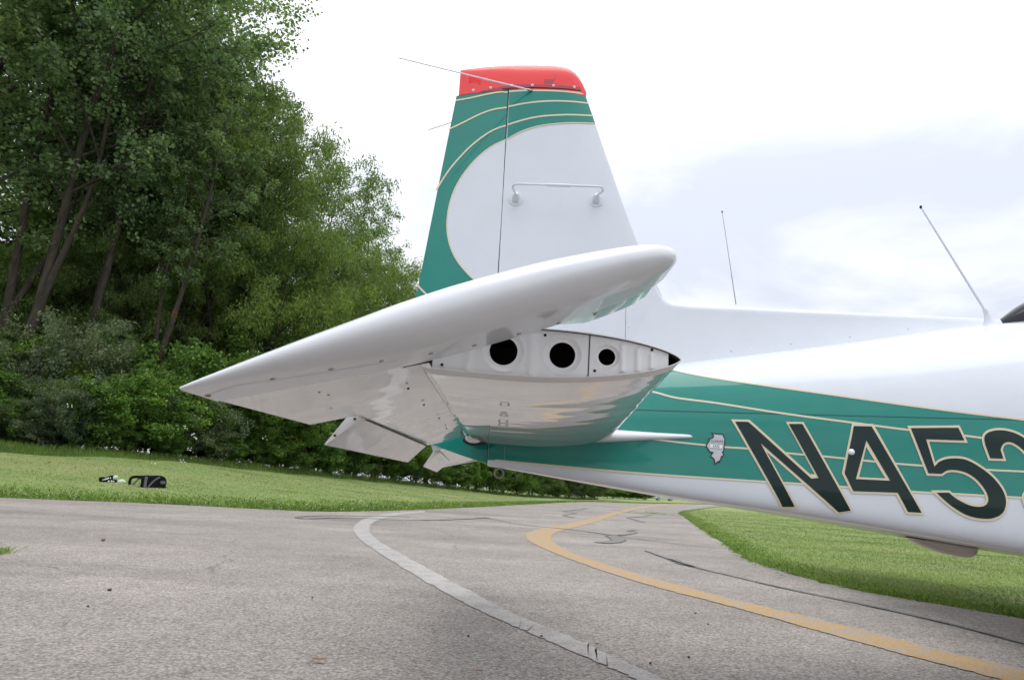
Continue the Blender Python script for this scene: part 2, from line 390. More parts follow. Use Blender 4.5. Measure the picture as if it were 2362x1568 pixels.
def painted(name, a, b, mat, z):
    A = [G(*q)[:2] for q in catmull(a, 14)]; B = [G(*q)[:2] for q in catmull(b, 14)]
    n = min(len(A), len(B)); r_ = np.random.default_rng(3)
    V = []
    for i in range(n):
        j = r_.normal(0, .006, 2)
        V += [(A[i][0] + j[0], A[i][1], z), (B[i][0] + j[1], B[i][1], z)]
    F = [(2 * i, 2 * i + 1, 2 * i + 3, 2 * i + 2) for i in range(n - 1)]
    o = mesh(name, V, F, mat)
    if o.data.polygons[len(F) // 2].normal.z < 0: o.data.flip_normals()
    o['kind'] = 'structure'; return o
painted('white_painted_line', wl_out, wl_in, WLINE, .004)
yl_out = [z8(*p) for p in [(820, 149), (700, 153), (585, 163), (480, 185), (350, 221), (200, 252), (105, 272), (65, 292), (75, 318), (130, 350), (250, 400), (450, 470), (700, 545), (1000, 622), (1300, 706), (1600, 790), (1900, 870), (2200, 948), (2500, 1025), (2900, 1130)]]
yl_in = [z8(*p) for p in [(820, 152), (710, 158), (605, 170), (500, 195), (380, 235), (280, 262), (210, 280), (180, 300), (190, 325), (260, 368), (400, 420), (600, 480), (900, 560), (1200, 635), (1500, 705), (1800, 780), (2100, 855), (2362, 915), (2620, 978), (3000, 1072)]]
painted('yellow_painted_line', yl_out, yl_in, YLINE, .004)
rs = np.random.default_rng(8)
def tar_line(pts, w, conv):
    q = [G(*conv(*p))[:2] for p in pts]; q = catmull([np.array(a) for a in q], 8)
    V = []; F = []
    for i, p in enumerate(q):
        d = q[min(i + 1, len(q) - 1)] - q[max(i - 1, 0)]; d = d / (np.linalg.norm(d) + 1e-9); nrm = np.array([-d[1], d[0]])
        ww = w * (.65 + .7 * rs.random()) * (.25 if i in (0, len(q) - 1) else 1)
        V += [(*(p + nrm * ww), .009), (*(p - nrm * ww), .009)]
    F = [(2 * i, 2 * i + 1, 2 * i + 3, 2 * i + 2) for i in range(len(q) - 1)]
    o = mesh('tar_crack_seal', V, F, TAR)
    if o.data.polygons[0].normal.z < 0: o.data.flip_normals()
    o['kind'] = 'structure'
tar_line([(1372, 216), (1400, 209), (1500, 206), (1650, 206), (1800, 208), (1900, 211)], .05, z7)
tar_line([(1372, 216), (1420, 220), (1560, 215), (1700, 219), (1850, 226), (2000, 226), (2150, 221), (2260, 214)], .05, z7)
tar_line([(2100, 200), (2230, 215), (2362, 238)], .02, z7)
tar_line([(0, 242), (120, 255), (250, 268), (360, 281), (460, 296)], .035, z8)
tar_line([(460, 296), (600, 316), (760, 336), (950, 356)], .02, z8)
tar_line([(462, 297), (540, 291), (568, 280), (538, 275), (572, 272)], .05, z8)
tar_line([(466, 298), (488, 322), (405, 332)], .11, z8)
tar_line([(180, 151), (350, 171), (480, 184), (640, 201), (790, 217)], .03, z8)
tar_line([(350, 172), (300, 178), (238, 186), (290, 193), (240, 203), (285, 214)], .06, z8)
tar_line([(640, 203), (590, 210), (536, 215), (575, 226), (610, 237)], .06, z8)
tar_line([(610, 366), (700, 398), (780, 427), (900, 458), (1000, 481), (1250, 540), (1600, 612), (2000, 702), (2362, 797), (2800, 920)], .02, z8)
tar_line([(740, 408), (790, 430), (850, 443)], .05, z8)

# ------------------------------------------------------------------ the airplane
CY = 2.75
plane = tag(empty('airplane', (1.5, CY, 0)), 'white and green light airplane tail with dark N45 lettering, parked on the pavement', 'airplane')
_zb = [(p[0], p[2]) for p in (P(1168.5, 1080, 2.69), P(1322, 1106, 2.62), P(1440, 1126, 2.585), P(1558.6, 1146, 2.555), P(1847.6, 1189.5, 2.49), P(2088.7, 1229, 2.44), P(2361, 1275, 2.385))]
ZB = Spline([(-.0655, .729)] + _zb + [(2.5, .46), (3.5, .43), (4.8, .48), (5.6, .62), (5.9, .8)])
ZT = Spline([(-.0655, 1.045), (.3, 1.085), (.636, 1.145), (1.283, 1.258), (1.714, 1.338), (2.0, 1.378), (2.6, 1.41), (3.6, 1.40), (4.8, 1.32), (5.6, 1.15), (5.9, .98)])
HW = Spline([(-.0655, .050), (.3, .135), (.7, .21), (1.28, .305), (1.71, .365), (2.5, .46), (3.5, .52), (4.8, .48), (5.6, .33), (5.9, .12)])
NT, NB = 2.25, 12.
def fus(x): zb, zt, hw = ZB(x), ZT(x), HW(x); zm = zb + .42 * (zt - zb); return zb, zt, hw, zm
def fus_y(x, z):
    zb, zt, hw, zm = fus(x)
    if z >= zm: k = min(.999, (z - zm) / (zt - zm)); n = NT
    else: k = min(.999, (zm - z) / (zm - zb)); n = NB
    return CY - hw * (1 - k ** n) ** (1 / n)
xs = np.concatenate([np.linspace(-.0655, 2.0, 72), np.linspace(2.06, 5.9, 50)]); NA = 96
V = []
for x in xs:
    zb, zt, hw, zm = fus(x)
    for k in range(NA):
        a = 2 * math.pi * k / NA; c, s = math.cos(a), math.sin(a); n = NT if s >= 0 else NB
        hz = (zt - zm) if s >= 0 else (zm - zb)
        V.append((x, CY - hw * math.copysign(abs(c) ** (2 / n), c), zm + hz * math.copysign(abs(s) ** (2 / n), s)))
F = grid_faces(len(xs), NA, True); F.append(tuple(reversed(range((len(xs) - 1) * NA, len(xs) * NA))))
fuselage = autosmooth(mesh('fuselage', V, F, WHITE, plane), 40)

# fin, rudder, dorsal surfaces
XH = -.0655
LEs = Spline([(1.0, .70), (1.396, .575), (1.591, .483), (2.234, .248), (2.35, .205)])
TEs = Spline([(.7, -.455), (.86, -.437), (1.336, -.379), (2.301, -.266), (2.36, -.259)])
def fin_t(x, z):
    le = LEs(z); s = np.clip((le - x) / (le - XH), 0, 1); tm = np.interp(z, [1., 2.3], [.043, .024])
    return tm * (1 - (1 - s) ** 2.2) ** .62
def rud_t(x, z):
    te = TEs(z); s = np.clip((x - te) / (XH - te), 0, 1); tm = np.interp(z, [.7, 1.0, 2.3], [.048, .042, .023]); return .0025 + (tm - .0025) * s ** .9
def fin_y(x, z): return CY - float(fin_t(x, z))
def rud_y(x, z): return CY - float(rud_t(x, z))
CAPB = Spline([(-.28, 2.203), (-.07, 2.229), (.1, 2.238), (.255, 2.231)])
V = []; NS, NV = 60, 60
for i in range(NV):
    v = i / (NV - 1)
    for side in (1, -1):
        for j in range(NS):
            s = j / (NS - 1); s = s * s if side == 1 else (1 - s) ** 2
            z = 1.0 + (2.232 - 1.0) * v
            for _ in range(3): le = LEs(z); x = le + (XH + .001 - le) * s; z = 1.0 + (CAPB(x) - 1.0) * v
            V.append((x, CY - side * float(fin_t(x, z)), z))
F = grid_faces(NV, 2 * NS, True)
fin = autosmooth(mesh('vertical_fin', V, F, WHITE, plane), 40)
RUDB = Spline([(-.46, .875), (-.30, .806), (-.04, .7275)])
V = []
for i in range(NV):
    v = i / (NV - 1)
    for side in (1, -1):
        for j in range(NS):
            s = j / (NS - 1); s = s if side == 1 else 1 - s
            z = .8 + (2.22 - .8) * v
            for _ in range(4):
                te = TEs(z); x = (XH - .003) + (te - XH + .003) * s; z0 = RUDB(x); z = z0 + (CAPB(x) - .001 - z0) * v
            V.append((x, CY - side * float(rud_t(x, z)), z))
F = grid_faces(NV, 2 * NS, True); F.append(tuple(range(2 * NS)))
rudder = autosmooth(mesh('rudder', V, F, GREEN, plane), 40)
gapV = [(XH - .012, CY - .019, .74), (XH + .012, CY - .019, .74), (XH + .012, CY - .019, 2.225), (XH - .012, CY - .019, 2.225)]
gapV += [(a, 2 * CY - b, c) for a, b, c in gapV]
mesh('hinge_gap_spar', gapV, [(0, 1, 2, 3), (7, 6, 5, 4), (0, 4, 5, 1), (1, 5, 6, 2), (2, 6, 7, 3), (3, 7, 4, 0)], BLACK, plane)

# red fin cap
topc = catmull([(1062, 163), (1090, 159), (1130, 155), (1180, 152), (1240, 152), (1285, 154), (1312, 160), (1328, 172), (1341, 190), (1352, 213)], 8)
tp = np.array([P(q[0], q[1], CY - .0)[[0, 2]] for q in topc])
fullx = np.linspace(0, 1, 60); V = []; NR = 14
xi = np.interp(fullx, np.linspace(0, 1, len(tp)), tp[:, 0]); zi = np.interp(fullx, np.linspace(0, 1, len(tp)), tp[:, 1])
for side in (1, -1):
    for r_i in range(NR):
        v = r_i / (NR - 1)
        for x, zt in zip(xi, zi):
            zb = CAPB(x) + .001 * 0; zt = max(zt, zb + .0015)
            z = zb + (zt - zb) * v
            t0 = float(fin_t(x, zb)) if x > XH else float(rud_t(x, zb))
            t0 = max(t0, .0022) + .0015
            V.append((x, CY - side * t0 * (1 - v ** 2.4) ** .5, z))
n_ = len(xi); F = grid_faces(NR, n_); o2 = NR * n_
F += [tuple(reversed([a + o2 for a in f])) for f in grid_faces(NR, n_)]
for i in range(NR - 1): F.append((i * n_, (i + 1) * n_, o2 + (i + 1) * n_, o2 + i * n_))
bm = bmesh.new(); vs = [bm.verts.new(v) for v in V]
for f in F:
    try: bm.faces.new([vs[k] for k in f])
    except ValueError: pass
bmesh.ops.remove_doubles(bm, verts=bm.verts[:], dist=.0003); bmesh.ops.recalc_face_normals(bm, faces=bm.faces[:])
cap = autosmooth(from_bm('fin_cap', bm, RED, plane), 50); tag(cap, 'bright red plastic cap on top of the fin')
def cap_y(x, z):
    zb = CAPB(x); zt = max(np.interp(x, xi, zi), zb + .01); v = np.clip((z - zb) / (zt - zb), 0, .98)
    t0 = float(fin_t(x, zb)) if x > XH else float(rud_t(x, zb))
    return CY - (t0 + .0015) * (1 - v ** 2.4) ** .5

# decals laid on a surface
def onto(u, v, sy):
    Y = 2.6
    for _ in range(25):
        p = P(u, v, Y); Y = .5 * Y + .5 * sy(p[0], p[2])
    return P(u, v, Y)
def sheet(name, loops, sy, off, mat, parent, step=.03):   # loops in (x,z)
    L = [[Vector((a, b, 0)) for a, b in lp] for lp in loops]
    tr = tessellate_polygon(L); flat = [p for l in L for p in l]
    bm = bmesh.new(); vs = [bm.verts.new(p) for p in flat]
    for f in tr:
        try: bm.faces.new([vs[k] for k in f])
        except ValueError: pass
    x0, x1 = min(p.x for p in flat), max(p.x for p in flat); y0, y1 = min(p.y for p in flat), max(p.y for p in flat)
    for ax, a, b in ((0, x0, x1), (1, y0, y1)):
        k = a + step
        while k < b:
            co = Vector((k, 0, 0)) if ax == 0 else Vector((0, k, 0)); no = Vector((1, 0, 0)) if ax == 0 else Vector((0, 1, 0))
            bmesh.ops.bisect_plane(bm, geom=bm.verts[:] + bm.edges[:] + bm.faces[:], plane_co=co, plane_no=no); k += step
    for v in bm.verts: v.co = Vector((v.co.x, sy(v.co.x, v.co.y) - off, v.co.y))
    bm.normal_update()
    for f in bm.faces:
        if f.normal.y > 0: f.normal_flip()
    bmesh.ops.triangulate(bm, faces=[f for f in bm.faces if len(f.verts) > 4])
    return from_bm(name, bm, mat, parent, True)
def px_loop(pts, sy):
    out = []
    for a, b in pts:
        p = onto(a, b, sy); x, z = p[0], p[2]
        if sy is fin_y: x = min(x, LEs(z) - .0006)
        out.append((x, z))
    return out
def decal(name, loops, sy, off, mat, parent, step=.03): return sheet(name, [px_loop(l, sy) for l in loops], sy, off, mat, parent, step)
def ribbon(name, pts, w, sy, off, mat, parent, n=10, smooth=True):
    q = catmull(pts, n) if smooth else pts
    q = [np.array(onto(a, b, sy)[[0, 2]]) for a, b in q]; V = []
    if sy is fin_y: q = [np.array([min(p[0], LEs(p[1]) - .001), p[1]]) for p in q]
    for i, p in enumerate(q):
        d = q[min(i + 1, len(q) - 1)] - q[max(i - 1, 0)]; d = d / (np.linalg.norm(d) + 1e-9); nr = np.array([-d[1], d[0]])
        for s in (1, -1): a = p + nr * w * s; V.append((a[0], sy(a[0], a[1]) - off, a[1]))
    F = [(2 * i, 2 * i + 1, 2 * i + 3, 2 * i + 2) for i in range(len(q) - 1)]
    o = mesh(name, V, F, mat, parent, True)
    if o.data.polygons[0].normal.y > 0: o.data.flip_normals()
    return o

# fin paint
def z1(x, y): return ((950 + x * .4209) * .9446, (100 + y * .4209) * .9446)
fin_low = [z1(*p) for p in [(684, 572), (760, 530), (850, 500), (940, 485), (1060, 477), (1213, 481)]]
fin_lo = catmull(fin_low, 8)
greenfin = fin_lo + [z1(1190, 425), z1(1165, 350), z1(1147, 301), z1(1100, 293), z1(1000, 283), z1(900, 279), z1(800, 277), z1(697, 280)]
decal('green_fin_top', [greenfin], fin_y, .0012, GREEN, fin, .012)
ribbon('pinstripe', fin_low, .0022, fin_y, .0022, BEIGE, fin)
for pts in ([(694, 297), (780, 291), (900, 291), (1000, 295), (1090, 304), (1150, 314)], [(690, 384), (780, 366), (880, 354), (980, 351), (1080, 356), (1170, 367)], [(686, 489), (780, 460), (860, 443), (950, 434), (1060, 431), (1196, 437)]):
    ribbon('pinstripe', [z1(*p) for p in pts], .0034, fin_y, .0022, BEIGE, fin)
rud_white = [(676, 574), (600, 610), (520, 670), (440, 760), (380, 860), (345, 970), (335, 1080), (350, 1180), (390, 1270), (450, 1345), (492, 1385), (560, 1440), (625, 1485)]
rw = catmull([z1(*p) for p in rud_white], 6)
hinge_l = [(1144, 725), (1146, 660), (1148, 620), (1156, 500), (1165, 330)]
decal('white_rudder_panel', [rw + hinge_l], rud_y, .0008, WHITE, rudder, .02)
ribbon('pinstripe', [z1(*p) for p in rud_white], .0022, rud_y, .0016, BEIGE, rudder)
for pts in ([(384, 348), (470, 333), (560, 313), (640, 299), (686, 301)], [(347, 514), (430, 475), (520, 430), (600, 401), (682, 388)], [(273, 868), (320, 790), (380, 710), (470, 615), (560, 545), (620, 512), (677, 493)], [(158, 1410), (185, 1440), (212, 1467), (280, 1530), (350, 1580)]):
    ribbon('pinstripe', [z1(*p) for p in pts], .0034, rud_y, .0016, BEIGE, rudder)
# cap details: strip, screws, beacon, worn patch
def z6(x, y): return ((1100 + x * .15241) * .9446, (140 + y * .15241) * .9446)
decal('overlap_strip', [[z6(*p) for p in [(470, 560), (640, 540), (820, 512), (1000, 500), (1300, 500), (1600, 508), (1850, 520), (2085, 545), (2085, 492), (1800, 460), (1500, 445), (1100, 440), (850, 470), (640, 515), (470, 548)]]], cap_y, .0006, REDDK, cap, .03)
decal('worn_red_patch', [[z6(*p) for p in [(285, 340), (300, 300), (350, 330), (400, 300), (470, 340), (490, 380), (470, 440), (430, 430), (420, 395), (370, 420), (320, 400), (300, 450), (290, 400)]]], cap_y, .0006, REDWORN, cap, .03)
decal('beacon_base', [[z6(*p) for p in [(1498, 360), (1640, 358), (1640, 425), (1498, 425)]]], cap_y, .0006, REDDK, cap, .03)
ribbon('beacon_wire', [z6(1645, 395), z6(1692, 270)], .0007, cap_y, .0008, REDDK, cap, 2)
for q in [(362, 533), (641, 493), (978, 457), (1308, 453), (1646, 459), (1981, 482)]:
    c = onto(*z6(*q), cap_y)
    sc = tube('screw_washer', [(c[0], c[1] + .001, c[2]), (c[0], c[1] - .0022, c[2])], .0052, WHITE_RIB, cap, 14)
    tube('screw', [(c[0], c[1] - .002, c[2]), (c[0], c[1] - .0034, c[2])], .0026, GREYMETAL, cap, 8)
ribbon('cap_gap', [z6(*p) for p in [(820, 520), (940, 508), (1300, 496), (1600, 505), (1850, 518), (2085, 548)]], .0018, fin_y, .0035, BLACK, cap, 6)

# dorsal fin
DT = Spline([(.42, 1.71), (.483, 1.584), (.515, 1.51), (.548, 1.435), (.575, 1.400), (.61, 1.386), (.68, 1.381), (1.0, 1.382), (1.946, 1.386), (2.2, 1.388)])
V = []; dxs = np.concatenate([np.linspace(.43, .7, 30), np.linspace(.74, 2.2, 40)]); ND = 24
for x in dxs:
    zt = DT(x); zb = ZT(x) - .06; tb = np.interp(x, [.4, .6, 1.2, 2.2], [.036, .045, .06, .09])
    for side in (1, -1):
        for j in range(ND):
            s = j / (ND - 1); s = s if side == 1 else 1 - s
            t_m = np.interp(x, [.43, .5, .6], [.004, .0075, .0125]); tt = t_m + (tb - t_m) * (1 - s) ** 1.5; e_ = min(1, (1 - s) * (zt - zb) / .02)
            V.append((x, CY - side * tt * math.sqrt(max(0, 1 - (1 - e_) ** 2)), zb + (zt - zb) * s))
dorsal = autosmooth(mesh('dorsal_fin', V, grid_faces(len(dxs), 2 * ND, True), WHITE, plane), 40)
def dors_y(x, z):
    zt = DT(x); zb = ZT(x) - .06; s = np.clip((z - zb) / (zt - zb), 0, 1); tb = np.interp(x, [.4, .6, 1.2, 2.2], [.036, .045, .06, .09])
    return CY - (.0125 + (tb - .0125) * (1 - s) ** 1.5)
SEAM = plain('panel_seam', (.28, .30, .34), .6)
ribbon('panel_seam', [(1444, 640), (1443, 700), (1442, 775), (1442, 800)], .0008, lambda x, z: min(fin_y(x, z), dors_y(x, z)), .0012, SEAM, dorsal, 6)
for q in [(1450, 660), (1459, 712), (1449, 752), (1450, 795)]:
    c = onto(*q, lambda x, z: min(fin_y(x, z), dors_y(x, z))); ellipsoid('rivet', c, (.0035, .0015, .0035), WHITE_RIB, dorsal, 10, 6)

# fuselage band, stripes
def z4(x, y): return ((1650 + x * .5102) * .9446, (600 + y * .5102) * .9446)
band_up = [(1195, 700), (1240, 735), (1283, 757), (1340, 785), (1420, 818), (1500, 840), (1558.6, 854.5), (1636, 869.5), (1751, 886.8), (1896, 907), (2040.5, 927.3), (2185, 946.5), (2361.5, 967.7), (2560, 990), (2760, 1005)]
band_lo = [(1141, 1061), (1216.6, 1068), (1322.5, 1077.6), (1440, 1088), (1558.6, 1096.9), (1766, 1110.4), (1857.5, 1116), (2098.5, 1133), (2200, 1138.3), (2361, 1147.5), (2560, 1158), (2760, 1168)]
bu = catmull(band_up, 8); bl = catmull(band_lo, 8)
pu = [np.array(onto(a, b, fus_y)[[0, 2]]) for a, b in bu]; pl_ = [np.array(onto(a, b, fus_y)[[0, 2]]) for a, b in bl]
SU = Spline(sorted({round(p[0], 5): p[1] for p in pu}.items())); SL = Spline(sorted({round(p[0], 5): p[1] for p in pl_}.items()))
bx = np.concatenate([np.linspace(-.0645, 1.0, 40), np.linspace(1.03, 2.5, 50)]); V = []; NBd = 26
for x in bx:
    a, b = SL(x), SU(x) if x > pu[0][0] else ZT(x) - .03
    b = min(b, ZT(x) - .02)
    for j in range(NBd): z = a + (b - a) * j / (NBd - 1); V.append((x, fus_y(x, z) - .001, z))
band = mesh('green_band', V, [tuple(f) for f in grid_faces(len(bx), NBd)], GREEN, fuselage, True)
if band.data.polygons[0].normal.y > 0: band.data.flip_normals()
ribbon('pinstripe', band_up[3:], .0030, fus_y, .002, BEIGE, fuselage)
ribbon('pinstripe', band_lo, .0030, fus_y, .002, BEIGE, fuselage)
ribbon('pinstripe', [(1440, 893), (1508, 904), (1558.6, 917), (1655, 929.7), (1799.5, 952.3), (1944, 971.6), (2093.5, 990.9), (2223.6, 1004.4), (2361, 1022), (2560, 1040)], .0033, fus_y, .002, BEIGE, fuselage)
ribbon('pinstripe', [(1480, 1009), (1558.6, 1018.8), (1669.5, 1030.4), (1722.5, 1034), (1819, 1045), (1905.5, 1052.6), (2069.5, 1069), (2267, 1082.4), (2361, 1087), (2560, 1098)], .0030, fus_y, .002, BEIGE, fuselage)
SEAMG = plain('green_seam', (.0, .05, .045), .6)
ribbon('skin_seam', [(1450, 944), (1558.6, 948), (1847, 955.6), (2136, 963), (2361, 968), (2560, 974)], .0011, fus_y, .0018, SEAMG, fuselage)
ribbon('skin_seam', [(1164, 1030), (1163, 1062)], .0007, fus_y, .0024, SEAM, fuselage, 4)
for i in range(14):                                  # rivets below the shoulder line
    x = .60 + i * .075; zr = ZT(x) + .02
    ellipsoid('rivet', (x, dors_y(x, zr) + .0005, zr), (.0028, .0015, .0028), SEAM if i % 3 == 0 else WHITE_RIB, dorsal, 8, 5)

# registration characters
Npoly = [(281, 841), (344, 842), (645, 1113), (680, 1110), (537, 852), (602, 852), (833, 1266), (775, 1274), (402, 943), (565, 1248), (507, 1248)]
Nout = [(262, 830), (350, 832), (640, 1092), (662, 1092), (524, 842), (608, 843), (846, 1268), (768, 1284), (432, 985), (580, 1258), (500, 1258)]
four = [(848, 862), (933, 864), (1172, 1276), (1107, 1272), (1058, 1180), (846, 1173), (804, 1086)]
fourO = [(840, 850), (941, 852), (1187, 1286), (1100, 1282), (1051, 1190), (838, 1183), (792, 1087)]
fourH = [(908, 930), (1022, 1123), (858, 1115)]; fourHi = [(908, 962), (1000, 1112), (874, 1106)]
f5a = [(1120, 872), (1347, 870), (1376, 931), (1193, 925), (1233, 1056)]
f5b = [(1233, 1056), (1262, 1030), (1310, 1017), (1380, 1022), (1450, 1058), (1515, 1110), (1560, 1170), (1575, 1225), (1560, 1275), (1515, 1301), (1455, 1303), (1385, 1286), (1310, 1240), (1243, 1180)]
f5c = [(1302, 1180), (1345, 1213), (1410, 1243), (1465, 1245), (1490, 1220), (1480, 1175), (1440, 1122), (1390, 1087), (1335, 1072), (1295, 1074), (1268, 1090)]
def sm_(l): return [tuple(p) for p in catmull(l, 5)]
five = f5a[:-1] + sm_(f5b) + sm_(f5c) + [(1205, 1088)]
two = [(1500, 1016)] + sm_([(1476, 950), (1472, 915), (1492, 892), (1540, 882), (1600, 890), (1660, 918), (1730, 975), (1790, 1060), (1808, 1120), (1800, 1180)]) + [(1792, 1230), (1920, 1232), (1950, 1300), (1700, 1300)] + sm_([(1672, 1240), (1662, 1205), (1672, 1180), (1720, 1150), (1735, 1110), (1715, 1055), (1665, 985), (1620, 948), (1585, 938), (1560, 950), (1549, 975)]) + [(1562, 1018)]
def grow(poly, d):
    pts = [np.array(p, float) for p in poly]; n = len(pts); ar = sum(pts[i][0] * pts[(i + 1) % n][1] - pts[(i + 1) % n][0] * pts[i][1] for i in range(n)); s = 1 if ar > 0 else -1
    out = []
    for i in range(n):
        a, b, c = pts[i - 1], pts[i], pts[(i + 1) % n]
        d1 = (b - a) / (np.linalg.norm(b - a) + 1e-9); d2 = (c - b) / (np.linalg.norm(c - b) + 1e-9)
        n1 = np.array([d1[1], -d1[0]]) * s; n2 = np.array([d2[1], -d2[0]]) * s; m = n1 + n2; L = m @ m
        m = m * (2 / L) if L > .5 else (n1 + n2) * 1.2
        out.append(tuple(b + m * d))
    return out
for nm, outer, hole, oO, oH in (('letter_n', Npoly, None, Nout, None), ('digit_four', four, fourH, fourO, fourHi), ('digit_five', five, None, grow(five, 11), None), ('digit_two', two, None, grow(two, 11), None)):
    lo = [[z4(*p) for p in outer]] + ([[z4(*p) for p in hole]] if hole else [])
    bo = [[z4(*p) for p in oO]] + ([[z4(*p) for p in oH]] if oH else [])
    decal(nm + '_border', bo, fus_y, .003, BEIGE, fuselage, .018); decal(nm, lo, fus_y, .0044, DKGREEN, fuselage, .018)
# state sticker
def zs(x, y): return ((1690 + x * .07653) * .9446, (1030 + y * .07653) * .9446)
ill = [(590, 345), (1000, 390), (995, 440), (1045, 530), (1020, 800), (1000, 930), (970, 970), (1010, 1040), (1000, 1075), (930, 1120), (900, 1230), (850, 1260), (870, 1325), (790, 1290), (715, 1355), (680, 1340), (690, 1260), (665, 1180), (560, 1110), (565, 1060), (620, 985), (545, 970), (480, 870), (430, 800), (415, 750), (455, 680), (480, 650), (520, 590), (490, 530), (600, 510), (650, 470), (640, 430)]
decal('sticker_border', [[zs(*p) for p in ill]], fus_y, .0028, INK, fuselage, .03)
decal('state_sticker', [[zs(*p) for p in grow(ill, -36)]], fus_y, .0033, STICK, fuselage, .03)
decal('sticker_number_box', [[zs(*p) for p in [(562, 700), (950, 728), (940, 845), (555, 815)]]], fus_y, .0038, STICKW, fuselage, .03)
for a, b in (((565, 672), (960, 708)), ((555, 832), (940, 866))):
    ribbon('sticker_fine_print', [zs(*a), zs(*b)], .00055, fus_y, .0038, plain('faint_ink', (.22, .23, .26), .5), fuselage, 2)
def text_on(name, txt, c_px, w_px, tilt, mat, off):
    cu = bpy.data.curves.new(name, 'FONT'); cu.body = txt; cu.align_x = 'CENTER'; cu.align_y = 'CENTER'; cu.size = 1; cu.resolution_u = 3
    to = bpy.data.objects.new(name, cu); COL.objects.link(to); dg = bpy.context.evaluated_depsgraph_get(); me0 = to.evaluated_get(dg).to_mesh()
    vs = np.array([v.co[:] for v in me0.vertices]); fs = [tuple(p.vertices) for p in me0.polygons]
    to.evaluated_get(dg).to_mesh_clear(); bpy.data.objects.remove(to)
    if len(vs) == 0: return
    k = w_px / (vs[:, 0].max() - vs[:, 0].min()); ct, st = math.cos(tilt), math.sin(tilt); V = []
    for v in vs:
        a, b = v[0] * k, -v[1] * k; p = onto(*zs(c_px[0] + a * ct - b * st, c_px[1] + a * st + b * ct), fus_y); V.append((p[0], p[1] - off, p[2]))
    mesh(name, V, fs, mat, fuselage)
text_on('sticker_state_name', 'ILLINOIS', (775, 615), 375, .07, INK, .0042)
text_on('sticker_number', '2432', (748, 772), 215, .07, INK, .0046)
c = onto(1962, 1042, fus_y); ellipsoid('static_port', (c[0], c[1] - .004, c[2]), (.0105, .0085, .0105), WHITE_RIB, fuselage)
# belly antenna, tie-down ring
pa, pb = P(2090, 1236, 2.62), P(2252, 1268, 2.62)
bl0, bl1 = pa[0] * 2.75 / 2.62, pb[0] * 2.75 / 2.62
V = []; nx, na = 26, 20
for i in range(nx):
    s = i / (nx - 1); x = bl0 + (bl1 - bl0) * s; dep = np.interp(s, [0, .04, .1, .25, .45, .75, .88, .95, .985, 1], [.002, .012, .021, .032, .041, .046, .042, .030, .015, .001]); w = .05 * math.sqrt(max(.02, 1 - (2 * s - 1) ** 4))
    zt = ZB(x) + .004
    for k in range(na):
        a = math.pi * k / (na - 1); V.append((x, CY - w * math.cos(a), zt - dep * math.sin(a) ** .7))
F = grid_faces(nx, na) + [tuple(range(na)), tuple(reversed(range((nx - 1) * na, nx * na)))]
belly_ant = autosmooth(mesh('belly_antenna', V, F, TAN, plane), 50)
mesh('antenna_gasket', [(bl0 - .01, CY - .06, ZB(bl0) - .003), (bl1 + .01, CY - .06, ZB(bl1) - .003), (bl1 + .01, CY + .06, ZB(bl1) - .003), (bl0 - .01, CY + .06, ZB(bl0) - .003)], [(3, 2, 1, 0)], RUBBER, belly_ant)
tc_ = P(1151, 1091, CY); pts = [(tc_[0] + .0165 * math.cos(a), CY, tc_[2] + .0165 * math.sin(a)) for a in np.linspace(0, 2 * math.pi, 25)]
tube('tie_down_ring', pts, .0038, plain('dull_steel', (.28, .27, .25), .5, .7), plane, 8)
tube('tie_down_shank', [(tc_[0], CY, tc_[2] + .015), (tc_[0], CY, tc_[2] + .045)], .006, GREYMETAL, plane, 8)

# horizontal stabilizers, both sides
YT, YR, XHS = 1.058, 2.70, -.128
def st_half(s):
    u = np.minimum(s / .6, 1); t = (1 - (1 - u) ** 2) ** .625
    return t * np.where(s > .6, 1 - .13 * ((s - .6) / .4) ** 1.5, 1)
def st_geo(y):
    k = (y - YT) / (YR - YT); return .2485 + (.372 - .2485) * k, .0365 + .012 * k, .8470 + .0035 * k   # LE x, half thickness, z
def stab_pt(y, s, sg):
    le, th_, zc = st_geo(y); return (le + (XHS - le) * s, y, zc + sg * th_ * float(st_half(s)))
ss = np.concatenate([(np.linspace(0, 1, 26) ** 2) * .6, np.linspace(.63, 1, 14)])
def mirror_y(o, name, parent, mat=None):
    me = o.data.copy()
    for v in me.vertices: v.co.y = 2 * CY - v.co.y
    me.flip_normals(); return link(name, me, None, parent)
ys = np.linspace(YT, YR, 30); V = []
for y in ys:
    for s in reversed(ss): V.append(stab_pt(y, s, 1))
    for s in ss[1:]: V.append(stab_pt(y, s, -1))
nc = 2 * len(ss) - 1
stab = mesh('horizontal_stabilizer', V, [tuple(f) for f in grid_faces(len(ys), nc)], WHITE_SKIN, plane, True); tag(stab, 'white stabilizer with open tip rib nearest the camera')
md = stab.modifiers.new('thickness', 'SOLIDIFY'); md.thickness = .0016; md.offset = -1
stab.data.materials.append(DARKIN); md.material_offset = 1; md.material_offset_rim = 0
stab2 = mirror_y(stab, 'horizontal_stabilizer', plane)
mesh('hinge_gap_shade', [(XHS - .0016, y_, stab_pt(y_, 1., -1)[2] + .0012) for y_ in (YT + .03, YR)] + [(XHS + .0006, y_, stab_pt(y_, 1., -1)[2] + .0012) for y_ in (YR, YT + .03)], [(0, 1, 2, 3)], DARKIN, stab)  # thin dark strip standing in for the shadow line along the hinge gap
mesh('rear_spar', [(XHS + .02, y_, stab_pt(y_, .93, sg)[2] - sg * .001) for y_ in (YT + .006, YR) for sg in (1, -1)], [(0, 1, 3, 2)], WHITE_RIB, stab)
